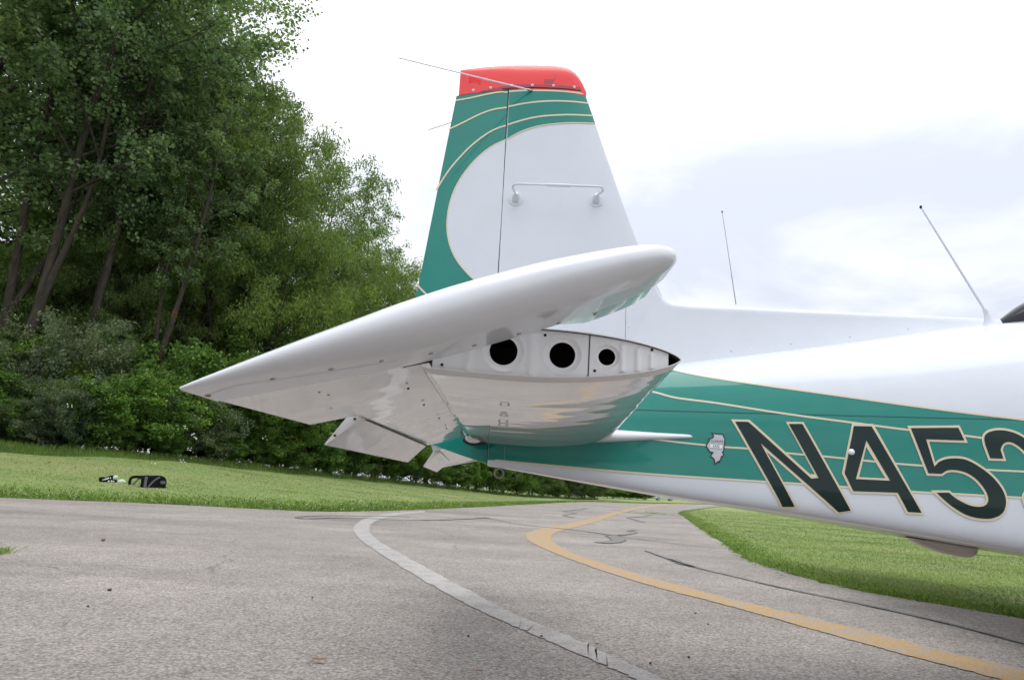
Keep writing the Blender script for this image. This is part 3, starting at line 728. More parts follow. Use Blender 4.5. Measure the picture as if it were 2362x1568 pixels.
# tip rib
YRB = YT + .005
x_front = P(1541, 826, YRB)[0]; x_back = P(996, 850, YRB)[0]
NXr, NZr = 300, 70
holes = []
for u_, v_, rp in ((1161, 809, 32.5), (1297, 818, 30), (1400, 822.4, 19.5)):
    c = P(u_, v_, YRB); r = P(u_ + rp, v_, YRB)[0] - c[0]; holes.append((c[0], c[2], r))
beads = []
for u_, v0, v1, w_ in ((1082, 790, 905, 9), (1228, 772, 897, 9.5), (1435, 800, 866, 6.5), (1471, 808, 866, 6.5), (1502, 818, 861, 6)):
    a, b = P(u_, v0, YRB), P(u_, v1 - 12, YRB); beads.append((a[0], b[2], a[2], w_ * YRB / 1700))
X = np.linspace(x_back, x_front, NXr); V = np.zeros((NXr, NZr, 3))
le, th_, zc = st_geo(YT)
for i, x in enumerate(X):
    s = (le - x) / (le - XHS); hh = th_ * float(st_half(np.array(s))) - .0022; V[i, :, 0] = x; V[i, :, 2] = zc + np.linspace(-hh, hh, NZr)
XX, ZZ = V[:, :, 0], V[:, :, 2]; DY = np.zeros_like(XX)
for hx, hz, hr in holes:
    d = np.hypot(XX - hx, ZZ - hz) / hr; DY += .0038 * (1 - sm((d - 1.12) / .38)) * (d < 1.5)
    rim = np.exp(-((d - 1.5) / .07) ** 2); DY -= .0006 * rim
for bx_, bz0, bz1, bw in beads:
    dz = np.maximum(np.maximum(bz0 - ZZ, ZZ - bz1), 0); d = np.hypot(XX - bx_, dz) / bw; DY -= .0034 * np.exp(-d ** 2.4)
V[:, :, 1] = YRB + DY
for hx, hz, hr in holes:
    dxx = V[:, :, 0] - hx; dzz = V[:, :, 2] - hz; d = np.hypot(dxx, dzz); cell = .0017
    near = (d < hr) & (d > hr - cell * 1.3); f = np.where(near, hr / np.maximum(d, 1e-6), 1.)
    V[:, :, 0] = hx + dxx * f; V[:, :, 2] = hz + dzz * f
keep = []
for f in grid_faces(NXr, NZr):
    c = V.reshape(-1, 3)[list(f)]
    if all(not (np.hypot(c[:, 0] - hx, c[:, 2] - hz) < hr - 1e-5).any() for hx, hz, hr in holes): keep.append(f)
rib = mesh('tip_rib', V.reshape(-1, 3), keep, WHITE_RIB, stab, True)
if rib.data.polygons[0].normal.y > 0: rib.data.flip_normals()
def rib_dot(u, v, r):
    c = P(u, v, YRB); tube('rivet_hole', [(c[0], YRB - .0008, c[2]), (c[0], YRB + .001, c[2])], r, BLACK, stab, 12)
for q in ((1257, 773), (1019, 841), (1503, 807), (1371, 855)): rib_dot(*q, .0022)
sl = [P(1360, 774, YRB), P(1356, 866, YRB)]
mesh('rib_joint', [(sl[0][0] - .0008, YRB - .0007, sl[0][2]), (sl[0][0] + .0008, YRB - .0007, sl[0][2]), (sl[1][0] + .0008, YRB - .0007, sl[1][2]), (sl[1][0] - .0008, YRB - .0007, sl[1][2])], [(0, 1, 2, 3)], BLACK, stab)
for q in ((1361, 771), (1355, 868)): rib_dot(*q, .0019)
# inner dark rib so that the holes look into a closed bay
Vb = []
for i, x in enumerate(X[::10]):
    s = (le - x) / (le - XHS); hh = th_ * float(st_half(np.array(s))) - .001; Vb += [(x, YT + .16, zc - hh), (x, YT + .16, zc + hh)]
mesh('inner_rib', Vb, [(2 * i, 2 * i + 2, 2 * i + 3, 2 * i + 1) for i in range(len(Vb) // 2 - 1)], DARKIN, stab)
# root fairing spike
V = []; nx, na = 40, 20; f0, f1 = P(1290, 1012, 2.62), P(1603, 1006, 2.53)
for i in range(nx):
    s = i / (nx - 1); x = f0[0] - .02 + (f1[0] - f0[0] + .02) * s; zc_ = .838 + (f1[2] - .838) * s
    r = np.interp(s, [0, .3, .42, .75, .96, .985, 1], [.02, .03, .030, .0165, .0095, .007, .001]); yc = fus_y(x, zc_) + .003
    for k in range(na): a = 2 * math.pi * k / na; V.append((x, yc - 1.15 * r * math.cos(a), zc_ + r * math.sin(a) * (.9 if math.sin(a) > 0 else .6)))
autosmooth(mesh('root_fairing', V, grid_faces(nx, na, True) + [tuple(range(na))], WHITE_TIP, plane), 50)

# elevator, right side (drooped)
EX, EZ, DR = -.134, .850, math.radians(19.5)
def el(a, b, y): return (EX + a * math.cos(DR) - b * math.sin(DR), y, EZ + a * math.sin(DR) + b * math.cos(DR))
YI = 1.04
eh = Spline([(-.294, .0026), (-.2, .0118), (-.1, .0222), (0, .031), (.08, .0335), (.16, .0335), (.24, .0305), (.31, .0255), (.348, .0185), (.369, .0108), (.378, .004), (.380, .0012)])
yo = Spline([(-.294, .918), (-.28, .914), (-.2, .899), (-.1, .887), (0, .879), (.1, .876), (.2, .882), (.28, .897), (.34, .920), (.368, .948), (.380, .985)])
aa = np.concatenate([np.linspace(-.294, .30, 60), .30 + .080 * (1 - (1 - np.linspace(.05, 1, 22)) ** 2)])
V = []; nrd = 18
for a in aa:
    t, y0 = eh(a), yo(a); rw_ = min(.075, 2.6 * t + .002, YI - .01 - y0)
    loop = [(YI, t)] + [(y0 + rw_ * (1 - math.cos(q)), t * math.sin(q) ** .85 if q > 0 else 0) for q in np.linspace(math.pi / 2, 0, nrd)]
    loop += [(y, -b) for y, b in reversed(loop[:-1])]
    V += [el(a, b, y) for y, b in loop]
nl = 2 * (nrd + 1) - 1
F = grid_faces(len(aa), nl) + [tuple(range(nl)), tuple(reversed(range((len(aa) - 1) * nl, len(aa) * nl)))]
for i in range(len(aa) - 1): F.append((i * nl, (i + 1) * nl, (i + 1) * nl + nl - 1, i * nl + nl - 1))
bm = bmesh.new(); vs = [bm.verts.new(v) for v in V]
for f in F:
    try: bm.faces.new([vs[k] for k in f])
    except ValueError: pass
bmesh.ops.recalc_face_normals(bm, faces=bm.faces[:])
# main elevator body
TABH0, TABH1 = -.181, -.168          # tab hinge, outboard and inboard end
YC, YE = 1.47, 2.575
def body(y0, y1, a_te, name, mat, parent):
    V = []; yy = np.linspace(y0, y1, 24)
    for y in yy:
        te = a_te if not callable(a_te) else a_te(y)
        st = [(te + (0 - te) * q) for q in np.linspace(0, 1, 20)]
        top = [(a, eh(a) * np.interp(a, [-.14, 0], [1, .68])) for a in st]; nose = [(.0235 * math.sin(q), .0235 * math.cos(q)) for q in np.linspace(.15, math.pi - .15, 9)]
        bot = [(a, -b) for a, b in reversed(top)]
        V += [el(a, b, y) for a, b in top + nose + bot]
    nl = len(V) // len(yy)
    F = grid_faces(len(yy), nl, True) + [tuple(range(nl)), tuple(reversed(range((len(yy) - 1) * nl, len(yy) * nl)))]
    bm = bmesh.new(); vs = [bm.verts.new(v) for v in V]; [bm.faces.new([vs[k] for k in f]) for f in F]; bmesh.ops.recalc_face_normals(bm, faces=bm.faces[:])
    return autosmooth(from_bm(name, bm, mat, parent), 40)
elevator = body(1.088, YC, lambda y: -.290 + .016 * (y - 1.04) / (YC - 1.04), 'elevator', WHITE_SKIN, plane); tag(elevator, 'drooped white elevator with rounded horn tip nearest the camera')
tip = autosmooth(from_bm('elevator_tip', bm, WHITE_TIP, elevator), 40)
inner = body(YC + .0005, YE, lambda y: TABH0 + (TABH1 - TABH0) * (y - YC) / (YE - YC), 'elevator_inner_panel', WHITE_SKIN, elevator)
V = []
for y in (YI + .001, 1.0875):                       # short panel beside the tip, cut back at the hinge slot
    st = np.linspace(-.290 if y < 1.05 else -.2882, -.036, 18); top = [(q_, eh(q_) * np.interp(q_, [-.14, 0], [1, .68])) for q_ in st]
    V += [el(q_, b_, y) for q_, b_ in top + [(q_, -b_) for q_, b_ in reversed(top)]]
n_ = len(V) // 2; bm = bmesh.new(); vs = [bm.verts.new(v) for v in V]
for f in [(k, (k + 1) % n_, n_ + (k + 1) % n_, n_ + k) for k in range(n_)] + [tuple(range(n_)), tuple(reversed(range(n_, 2 * n_)))]: bm.faces.new([vs[k] for k in f])
bmesh.ops.recalc_face_normals(bm, faces=bm.faces[:]); outer_panel = autosmooth(from_bm('elevator_outer_panel', bm, WHITE_SKIN, elevator), 40)
slot = [el(-.034, -.021, 1.0865), el(-.034, .026, 1.0865), el(.05, .02, 1.0865), el(.05, -.03, 1.0865)]
mesh('hinge_slot_shade', slot, [(0, 1, 2, 3)], BLACK, elevator)  # black sheet in place of the shade inside the open slot
V = []; ha = np.linspace(.195, .352, 22)
for q_ in ha:
    yi_ = 1.0395 + .068 * min(1, max(.02, (q_ - .195) / .055)); t_ = max(.002, eh(q_) * .97 if q_ < .33 else eh(q_) * .9)
    V += [el(q_, t_, 1.0392), el(q_, t_, yi_), el(q_, -t_, yi_), el(q_, -t_, 1.0392)]
bm = bmesh.new(); vs = [bm.verts.new(v) for v in V]
for f in grid_faces(len(ha), 4, True) + [(0, 1, 2, 3), tuple(reversed(range(len(V) - 4, len(V))))]: bm.faces.new([vs[k] for k in f])
bmesh.ops.recalc_face_normals(bm, faces=bm.faces[:]); horn_panel = autosmooth(from_bm('horn_inner_panel', bm, WHITE_SKIN, elevator), 40)
# trim tab
tabq = [P(835, 963, 1.5), P(985, 1026, 2.50), P(940, 1066, 2.50), P(750, 1026, 1.5)]
def slab(name, q, t_h, t_te, mat, parent):
    q = [Vector(a) for a in q]; n = (q[1] - q[0]).cross(q[3] - q[0]).normalized()
    if n.z < 0: n = -n
    V = [q[0], q[1], q[2], q[3], q[0] + n * t_h, q[1] + n * t_h, q[2] + n * t_te, q[3] + n * t_te]
    F = [(0, 1, 2, 3), (7, 6, 5, 4), (0, 4, 5, 1), (1, 5, 6, 2), (2, 6, 7, 3), (3, 7, 4, 0)]
    o = mesh(name, V, F, mat, parent); bm = bmesh.new(); bm.from_mesh(o.data); bmesh.ops.recalc_face_normals(bm, faces=bm.faces[:])
    bmesh.ops.subdivide_edges(bm, edges=[ed for ed in bm.edges if ed.calc_length() > .5], cuts=6); bm.to_mesh(o.data); bm.free(); return o
tab = slab('trim_tab', tabq, .026, .003, WHITE_SKIN, plane)
for u_, v_, Y in ((1004 * .0 + 818, 966, 1.495), (772, 1004, 1.496)):
    c = P(u_, v_, Y); ellipsoid('tab_slot', c, (.003, .002, .0025), BLACK, tab, 8, 6)
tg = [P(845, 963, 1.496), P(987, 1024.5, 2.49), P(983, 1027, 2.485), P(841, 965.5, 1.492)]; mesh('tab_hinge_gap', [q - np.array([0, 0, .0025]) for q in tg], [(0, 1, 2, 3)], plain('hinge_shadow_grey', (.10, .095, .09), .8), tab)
# left elevator and tab (mirror)
elevator2 = mirror_y(elevator, 'elevator', plane); tag(elevator2, 'far elevator seen below the tail cone')
for o in (tip, inner, outer_panel, horn_panel): mirror_y(o, o.name.split('.')[0], elevator2)
tab2 = mirror_y(tab, 'trim_tab', plane)
# seam between tip and skin, screws, chips
def lower(a, y): return Vector(el(a, -eh(a), y))
dn = Vector((math.sin(DR), 0, -math.cos(DR)))
seam_pts = catmull([(-.28, .978), (-.24, .955), (-.18, .966), (-.1, .975), (-.03, .985)], 8)
V = []
for a, y in seam_pts: V += [lower(a, y - .0007) + dn * .0006, lower(a, y + .0007) + dn * .0006]
mesh('tip_seam', V, [(2 * i, 2 * i + 1, 2 * i + 3, 2 * i + 2) for i in range(len(seam_pts) - 1)], SEAM, tip)
GREYS = plain('recessed_screw', (.36, .35, .34), .5, .4)
for a, y in ((-.19, .955), (-.115, .960), (-.05, .968), (.015, .99), (.075, 1.01), (.14, 1.02), (.2, 1.03), (.26, 1.06)):
    p = lower(a, y); tube('screw', [p + dn * .0012, p - dn * .002], .0034, GREYS, tip, 10)
for a, y in ((-.17, 1.12), (-.165, 1.16), (-.05, 1.25), (-.05, 1.5), (-.045, 1.8), (-.05, 2.1)):
    p = lower(a, y); tube('drain_slot', [p + dn * .0006, p - dn * .002], .0022, BLACK, elevator, 8)
p = lower(-.286, .985); ellipsoid('chipped_corner', p, (.004, .006, .002), RUST, tip, 10, 6)
# torque tube cover between elevator and tail cone
c = P(1092, 1011, 2.60); ellipsoid('hinge_cover', c, (.03, .03, .016), WHITE_RIB, plane); ellipsoid('hinge_boot', (c[0] + .004, c[1] + .035, c[2] - .004), (.045, .02, .02), RUBBER, plane)
# antennas
def rod(name, pts, rad, mat, parent=plane, sides=8): return tube(name, pts, rad, mat, parent, sides)
b0 = onto(1228, 210, fin_y); t0 = P(920, 134.5, 2.28)
wh = rod('whisker_antenna', [b0, Vector(b0).lerp(Vector(t0), .5), t0], [.0032, .0026, .0022], ROD)
rod('whisker_socket', [Vector(b0) - (Vector(t0) - Vector(b0)).normalized() * .01, Vector(b0).lerp(Vector(t0), .05)], [.0035, .0055], STEEL, wh)
b1 = (b0[0], 2 * CY - b0[1], b0[2]); t1 = P(988, 300, 3.22)
wh2 = rod('whisker_antenna', [b1, Vector(b1).lerp(Vector(t1), .5), t1], [.0032, .0026, .0022], ROD)
nav = empty('towel_bar_antenna', (0, 0, 0)); nav.parent = plane; nav.matrix_parent_inverse = Matrix.Translation(-Vector(plane.location))
feet = []
for u_, v_ in ((1189, 460), (1374, 463)):
    c = onto(u_, v_, fin_y); feet.append(c)
    tube('mount_plate', [(c[0], c[1] + .004, c[2]), (c[0], c[1] - .0035, c[2])], .0275, WHITE, nav, 28)
    tube('mount_post', [(c[0], c[1] - .002, c[2]), (c[0], c[1] - .02, c[2] + .004), (c[0], c[1] - .035, c[2] + .012)], [.016, .013, .009], WHITE, nav, 14)
    for k in range(4):
        a = k * math.pi / 2 + .7; ellipsoid('mount_screw', (c[0] + .021 * math.cos(a), c[1] - .004, c[2] + .021 * math.sin(a)), (.0028, .002, .0028), WHITE_RIB, nav, 8, 5)
r0, r1, r2, r3 = P(1182, 434, 2.59), P(1196, 424.5, 2.57), P(1378, 430.5, 2.57), P(1390, 441, 2.59)
pth = [(feet[0][0], feet[0][1] - .03, feet[0][2] + .01)] + [tuple(q) for q in catmull([r0, P(1185, 427, 2.575), r1], 5)] + [tuple(q) for q in catmull([r2, P(1388, 433, 2.575), r3], 5)] + [(feet[1][0], feet[1][1] - .03, feet[1][2] + .01)]
rod('bar', pth, .0042, WHITE, nav, 10)
rod('sleeve', [P(1261, 426.6, 2.57), P(1314, 428.4, 2.57)], .0062, WHITE, nav, 12)
q0, q1 = P(1697, 702, CY), P(1665, 489, CY); rod('whip_antenna', [q0, Vector(q0).lerp(Vector(q1), .5), q1], [.0022, .0015, .0011], GREYMETAL)
ellipsoid('whip_tip', q1, (.003, .003, .005), BLACK, plane, 8, 6)
q0, q1 = P(2276, 724, CY - .1), P(2123, 478, CY - .1)
w2 = rod('whip_antenna', [q0, Vector(q0).lerp(Vector(q1), .5), q1], [.0052, .0042, .003], ROD)
ellipsoid('whip_tip', q1, (.005, .005, .007), BLACK, plane, 8, 6)
V = []
bse = P(2285, 748, CY - .1)
for i in range(12):
    s = i / 11; cx = bse[0] + .01 - (.028) * s; cz = bse[2] - .03 + (q0[2] - bse[2] + .045) * s; rx = .009 + .05 * (1 - s) ** 2.2; ry = .009 + .03 * (1 - s) ** 2.2
    for k in range(16): a = 2 * math.pi * k / 16; V.append((cx + rx * math.cos(a), CY - .1 + ry * math.sin(a), cz))
autosmooth(mesh('whip_base', V, grid_faces(12, 16, True) + [tuple(range(11 * 16, 12 * 16))], WHITE, w2), 50)
# canopy and rear window
cz0 = Spline([(1.87, 1.383), (1.93, 1.43), (2.0, 1.475), (2.15, 1.55), (2.5, 1.66), (3.0, 1.72), (3.6, 1.70), (4.1, 1.55), (4.5, 1.38)])
V = []; cxs = np.linspace(1.87, 4.5, 40); na = 28
for x in cxs:
    zt = cz0(x); zb = ZT(x) - .12; w = np.interp(x, [1.87, 2.1, 2.6, 3.4, 4.5], [.04, .2, .38, .44, .4])
    for k in range(na): a = math.pi * k / (na - 1); V.append((x, CY - w * math.copysign(abs(math.cos(a)) ** .8, math.cos(a)), zb + (zt - zb) * math.sin(a) ** .8))
autosmooth(mesh('canopy', V, grid_faces(len(cxs), na) + [tuple(range(na)), tuple(reversed(range((len(cxs) - 1) * na, len(cxs) * na)))], GLASS, plane), 50)
# wings, gear, propeller stand outside the picture's right edge but shade the ground
for sgn in (1, -1):
    V = []; wy = np.linspace(0, 5.0, 12); prof = [(1, 0), (.8, .03), (.5, .058), (.25, .066), (.1, .048), (.02, .02), (0, 0), (.02, -.018), (.1, -.032), (.3, -.04), (.6, -.028), (.85, -.01)]
    for y in wy:
        ch = 1.75 - .13 * y; x_le = 4.25 - .05 * y
        for a, b in prof: V.append((x_le - ch * a, CY - sgn * y, .60 + .09 * y + ch * b))
    n_ = len(prof); F = grid_faces(len(wy), n_, True) + [tuple(range((len(wy) - 1) * n_, len(wy) * n_))]
    bm = bmesh.new(); vs = [bm.verts.new(v) for v in V]; [bm.faces.new([vs[k] for k in f]) for f in F]; bmesh.ops.recalc_face_normals(bm, faces=bm.faces[:])
    autosmooth(from_bm('wing', bm, WHITE, plane), 60)
def wheel(x, y, zt, r):
    leg = tube('landing_gear_leg', [(x, y, zt), (x, y, r)], [.04, .028], WHITE, plane, 10)
    pts = [(x + (r - .06) * math.cos(a), y, r + (r - .06) * math.sin(a)) for a in np.linspace(0, 2 * math.pi, 28)]
    w = tube('tyre', pts, .06, RUBBER, leg, 10); tube('rim', [(x, y - .05, r), (x, y + .05, r)], r * .55, GREYMETAL, leg, 18)
wheel(3.25, CY - 1.45, .72, .19); wheel(3.25, CY + 1.45, .72, .19); wheel(5.2, CY, .55, .17)
tube('propeller_hub', [(5.88, CY, .9), (6.15, CY, .9)], [.13, .02], WHITE, plane, 18)
for s in (1, -1): tube('propeller_blade', [(6.0, CY, .9), (6.0, CY + s * .3, .9 + s * .25), (6.0, CY + s * .75, .9 + s * .5)], [.03, .06, .03], GREYMETAL, plane, 6)
#@@TREES
# ------------------------------------------------------------------ trees, shrubs
def quads_mesh(name, Vn, mat):        # Vn: (n,4,3) separate leaf quads
    n = len(Vn); me = bpy.data.meshes.new(name); me.vertices.add(4 * n); me.vertices.foreach_set('co', Vn.reshape(-1).astype(np.float32))
    me.loops.add(4 * n); me.loops.foreach_set('vertex_index', np.arange(4 * n, dtype=np.int32))
    me.polygons.add(n); me.polygons.foreach_set('loop_start', np.arange(0, 4 * n, 4, dtype=np.int32))
    me.update(calc_edges=True); me.materials.append(mat); return me
def unit(v): return v / (np.linalg.norm(v, axis=-1, keepdims=True) + 1e-9)
def leaves(cent, rad, per, size, rg, aspect=.75, droop=0., flat=.75, upb=.7):
    cent = np.asarray(cent); rad = np.asarray(rad); n = len(cent) * per
    c = np.repeat(cent, per, 0); r = np.repeat(rad, per)
    d = unit(rg.normal(size=(n, 3))); p = c + d * (r * rg.random(n) ** .45)[:, None] * np.array([1, 1, flat])
    if droop:                                    # leaves hang in sprays below the twig
        p[:, 2] -= droop * rg.random(n) ** 1.5 * r
    nrm = unit(d * .5 + np.array([0, 0, upb]) + rg.normal(size=(n, 3)) * .65)
    t = rg.normal(size=(n, 3))
    if droop: t = t * .55 + np.array([0, 0, -1.]) + d * .35
    a = unit(t - nrm * np.sum(t * nrm, 1, keepdims=True)); b = np.cross(nrm, a)
    l = size * (.6 + .8 * rg.random(n))[:, None]; w = l * aspect
    return np.stack([p - a * l * .5, p + b * w * .5, p + a * l * .5, p - b * w * .5], 1)
def make_tree(H, R, seed, crown0=.22, nprim=30, nsec=6, rise=.55, bend=.5, r0=None, profile=None, fork=0, crad=1.):
    rg = np.random.default_rng(seed); r0 = r0 or H * .0098; paths = []; cent = []; rad = []
    def trunk_path(base, top, rr0, k=9, wob=.02):
        ph = rg.random(4) * 6.3; pts = []; rads = []
        for i in range(k + 1):
            t = i / k; p = base + (top - base) * t + np.array([math.sin(ph[0] + t * 5) - math.sin(ph[0]), math.sin(ph[1] + t * 4) - math.sin(ph[1]), 0]) * H * wob
            pts.append(p); rads.append(rr0 * (1 - .93 * t ** .85) + (.35 * rr0 * math.exp(-t * 25)))
        return pts, rads
    tops = [(np.zeros(3), np.array([rg.normal(0, .04) * H, rg.normal(0, .04) * H, H * .96]), r0, 0.)]
    mains = []
    pts, rads = trunk_path(*tops[0][:3]); mains.append((pts, rads, crown0)); paths.append((pts, rads))
    for f in range(fork):
        i = 2 + f; b = pts[i]; a = rg.random() * 6.3; top = b + np.array([math.cos(a) * R * .7, math.sin(a) * R * .7, (H * .9 - b[2]) * (.75 + .2 * rg.random())])
        q, rq = trunk_path(b, top, rads[i] * .75); mains.append((q, rq, .25)); paths.append((q, rq))
    prof = profile or (lambda t: (math.sin(math.pi * min(1, max(0, t)) ** .75) ** .7) * .9 + .12)
    for mi, (pts, rads, c0) in enumerate(mains):
        npm = nprim if mi == 0 else nprim // 2
        for k in range(npm):
            t = c0 + (.98 - c0) * (k + rg.random()) / npm; f = t * (len(pts) - 1); i = min(int(f), len(pts) - 2); b = pts[i] + (pts[i + 1] - pts[i]) * (f - i)
            az = k * 2.4 + rg.random() * .8; L = R * prof((t - c0) / (1 - c0)) * (.7 + .45 * rg.random()) * (1 if mi == 0 else .65)
            dirh = np.array([math.cos(az), math.sin(az), 0]); q = []; rq = []; rb = max(.015, min(rads[i] * .55, L * .022))
            for s in np.linspace(0, 1, 5):
                q.append(b + dirh * L * s + np.array([0, 0, L * (rise * s - bend * s * s * .5)]) + rg.normal(0, .03, 3) * L * s); rq.append(rb * (1 - .85 * s))
            paths.append((q, rq)); ns = max(2, int(nsec * L / R + .5))
            for m in range(ns):
                s = .3 + .7 * (m + rg.random() * .8) / ns; ii = min(int(s * 4), 3); bb = q[ii] + (q[ii + 1] - q[ii]) * (s * 4 - ii)
                dv = unit(dirh * .5 + rg.normal(size=3) * .75 + np.array([0, 0, .25])); l2 = R * (.12 + .2 * rg.random()); e2 = bb + dv * l2
                paths.append(([bb, bb + dv * l2 * .5 + np.array([0, 0, .05]), e2], [rq[ii] * .5, rq[ii] * .35, .006]))
                cent.append(e2); rad.append(R * (.12 + .1 * rg.random())); cent.append(bb + dv * l2 * .45); rad.append(R * .12)
            cent.append(q[-1]); rad.append(R * .14)
    return paths, np.array(cent), np.array(rad) * crad, rg
def wood_mesh(name, paths):
    V, F = [], []
    for pts, rads in paths:
        sides = 9 if rads[0] > .1 else (5 if rads[0] > .03 else 3); v, f = tube_mesh([(pts, rads)], sides, False); b = len(V); V += v; F += [tuple(i + b for i in q) for q in f]
    me = bpy.data.meshes.new(name); me.from_pydata([tuple(v) for v in V], [], F); me.materials.append(BARK); me.polygons.foreach_set('use_smooth', [True] * len(F)); me.update(); return me
PROTO = {}
def proto(key, H, R, seed, mat, per, size, aspect, droop=0., upb=.7, **kw):
    paths, c, r, rg = make_tree(H, R, seed, **kw)
    PROTO[key] = (wood_mesh(key + '_trunk', paths), quads_mesh(key + '_crown', leaves(c, r, per, size, rg, aspect, droop, upb=upb), mat), H)
    return len(c) * per
cnt = 0
cnt += proto('cot0', 20, 4.2, 11, L_COT, 48, .12, .85, crown0=.2, nprim=40, nsec=7, rise=.85, fork=2, crad=.78)
cnt += proto('cot1', 20, 3.8, 12, L_COT, 48, .12, .85, crown0=.36, nprim=34, nsec=7, rise=.95, fork=1, crad=.78)
cnt += proto('cot2', 20, 4.6, 13, L_COT, 48, .12, .85, crown0=.3, nprim=40, nsec=7, rise=.8, fork=2, crad=.78)
cnt += proto('cot3', 20, 2.7, 14, L_COT, 48, .12, .85, crown0=.42, nprim=26, nsec=6, rise=.9, fork=1, crad=.8)
cnt += proto('wil0', 10, 3.6, 21, L_WIL2, 95, .15, .24, .9, .4, crown0=.5, nprim=24, nsec=6, rise=.8, bend=.8, fork=2, crad=.8)
cnt += proto('wil1', 10, 3.2, 22, L_WIL, 95, .15, .24, .9, .4, crown0=.42, nprim=24, nsec=6, rise=.9, bend=.8, fork=2, crad=.8)
cnt += proto('wil2', 10, 4.0, 23, L_WIL2, 95, .15, .24, .9, .4, crown0=.16, nprim=28, nsec=6, rise=.75, bend=.9, fork=2, crad=.8)
shp = lambda t: .55 + .55 * math.sin(math.pi * min(1, t * .8 + .15))
for k, mat, sz, asp in (('shr0', L_SHR, .07, .7), ('shr1', L_SHR, .085, .8), ('vin0', L_VIN, .08, .95), ('gry0', L_GRY, .085, .35), ('shr2', L_SHR, .07, .55)):
    cnt += proto(k, 2.6, 1.5, 31 + len(PROTO), mat, 62, sz, asp, crown0=.04, nprim=24, nsec=6, rise=.7, bend=.5, r0=.03, profile=shp, fork=2)
print('leaves', cnt)
rt_ = random.Random(4)
def plant(name, key, x, y, H, label, cat, group, rz=None, lean=0., sxy=None, leaf=None):
    tm, cm, H0 = PROTO[key]; z = float(terrain(x, y)[0]) - .05; o = empty(name, (x, y, z)); s = H / H0; sx = (sxy or s)
    o.rotation_euler = (0, lean, 0); tag(o, label, cat, group)
    rz = rt_.random() * 6.28 if rz is None else rz
    for nm, me in (('trunk', tm), ('crown', cm)):
        c = bpy.data.objects.new(nm, me); COL.objects.link(c); c.parent = o; c.scale = (sx, sx, s); c.rotation_euler = (0, 0, rz)
    return o
TREES = [  # key, picture column of the foot, depth, height or picture row of the top, lean, label, width scale
 ('cot0', -230, 24.0, 25, .08, 'tall dark cottonwood at the left picture edge, leftmost of the tall trees', 1.05),
 ('cot1', -35, 25.0, 24, .19, 'tall leaning cottonwood with long bare trunk at the far left', 1.0),
 ('cot2', 20, 29.0, 27, .10, 'tall dark cottonwood behind the leaning one at the far left', 1.0),
 ('cot0', -75, 31.0, 25, .12, 'tall cottonwood whose crown edge meets the sky at the picture top', .95),
 ('cot1', 480, 34.0, (690, 235), .06, 'cottonwood with a stepped crown right of the tallest trees', .9),
 ('cot2', 628, 39.0, (775, 330), .05, 'cottonwood against the sky, second from the fin among the tall ones', .85),
 ('cot0', 745, 44.0, (840, 470), .04, 'cottonwood against the sky, tall one nearest the fin', .9),
 ('cot1', 815, 50.0, (880, 585), .02, 'thin topped cottonwood below the tall ones near the rudder', .9),
 ('cot2', 905, 58.0, (930, 660), .0, 'lower cottonwood just left of the rudder edge', .9),
 ('cot0', 980, 64.0, 12, .0, 'cottonwood partly hidden behind the green rudder', .9),
 ('cot1', 1080, 70.0, 11, .0, 'cottonwood behind the fin and elevator, mostly hidden', .9),
 ('cot1', 150, 38.0, 22, .05, 'dark cottonwood deep in the wood behind the front row', 1.1),
 ('cot2', -60, 36.0, 26, .05, 'dark cottonwood deep in the wood at the far left', 1.0),
 ('cot0', 60, 42.0, 24, .04, 'dark cottonwood far back between the left trunks', 1.0),
 ('cot2', 270, 40.0, 23, .04, 'dark cottonwood far back behind the scarred tree', .9),
 ('cot0', 350, 43.0, 21, .03, 'dark cottonwood deep in the wood left of the olive willow', 1.1),
 ('cot1', 520, 48.0, 17, .03, 'dark cottonwood deep in the wood behind the stepped crown', 1.1),
 ('cot3', 280, 27.0, 15.5, .17, 'leaning slender tree with rust red scar on its dark trunk', 1.0),
 ('wil1', 480, 31.0, (550, 262), .07, 'broad olive green willow in the middle of the tree row', .95),
 ('wil2', 585, 31.0, (640, 520), .05, 'light green willow left of the drooping elevator corner', 1.0),
 ('wil0', 700, 35.0, (735, 560), .03, 'bright light green willow above the elevator edge', 1.0),
 ('wil1', 800, 40.0, (830, 605), .02, 'yellowish green willow just left of the rudder', 1.1),
 ('cot3', 120, 27.0, 21, .14, 'slender cottonwood trunk between the leaning tree and the scarred one', 1.),
 ('cot3', 205, 31.0, 20, .10, 'slender dark trunk just left of the scarred tree', 1.),
 ('wil1', 60, 28.0, 8.2, .06, 'small olive willow among the left trunks', .95),
 ('wil1', 190, 28.5, 8.6, .05, 'small olive willow just left of the scarred trunk', .95),
 ('wil1', 345, 30.0, 8.8, .04, 'small olive willow just right of the scarred trunk', .95),
 ('wil1', -60, 27.0, 7.6, .05, 'small olive willow low at the left picture edge', .95),
 ('cot3', -70, 25.5, 22, .14, 'slender leaning tree at the left picture edge', 1.),
 ('cot3', 60, 32.0, 23, .2, 'slender slanting trunk far back at the left', 1.),
 ('cot3', 360, 30.0, 18, .12, 'slender slanting tree right of the scarred one', 1.),
 ('cot3', 160, 35.0, 22, .16, 'thin slanting trunk deep behind the left shrubs', 1.),
 ('cot3', 420, 36.0, 18, .08, 'thin dark trunk deep behind the olive willow', 1.),
 ('wil2', 910, 47.0, 8.0, .0, 'willow behind the drooping elevator, nearest the fin', 1.0),
]
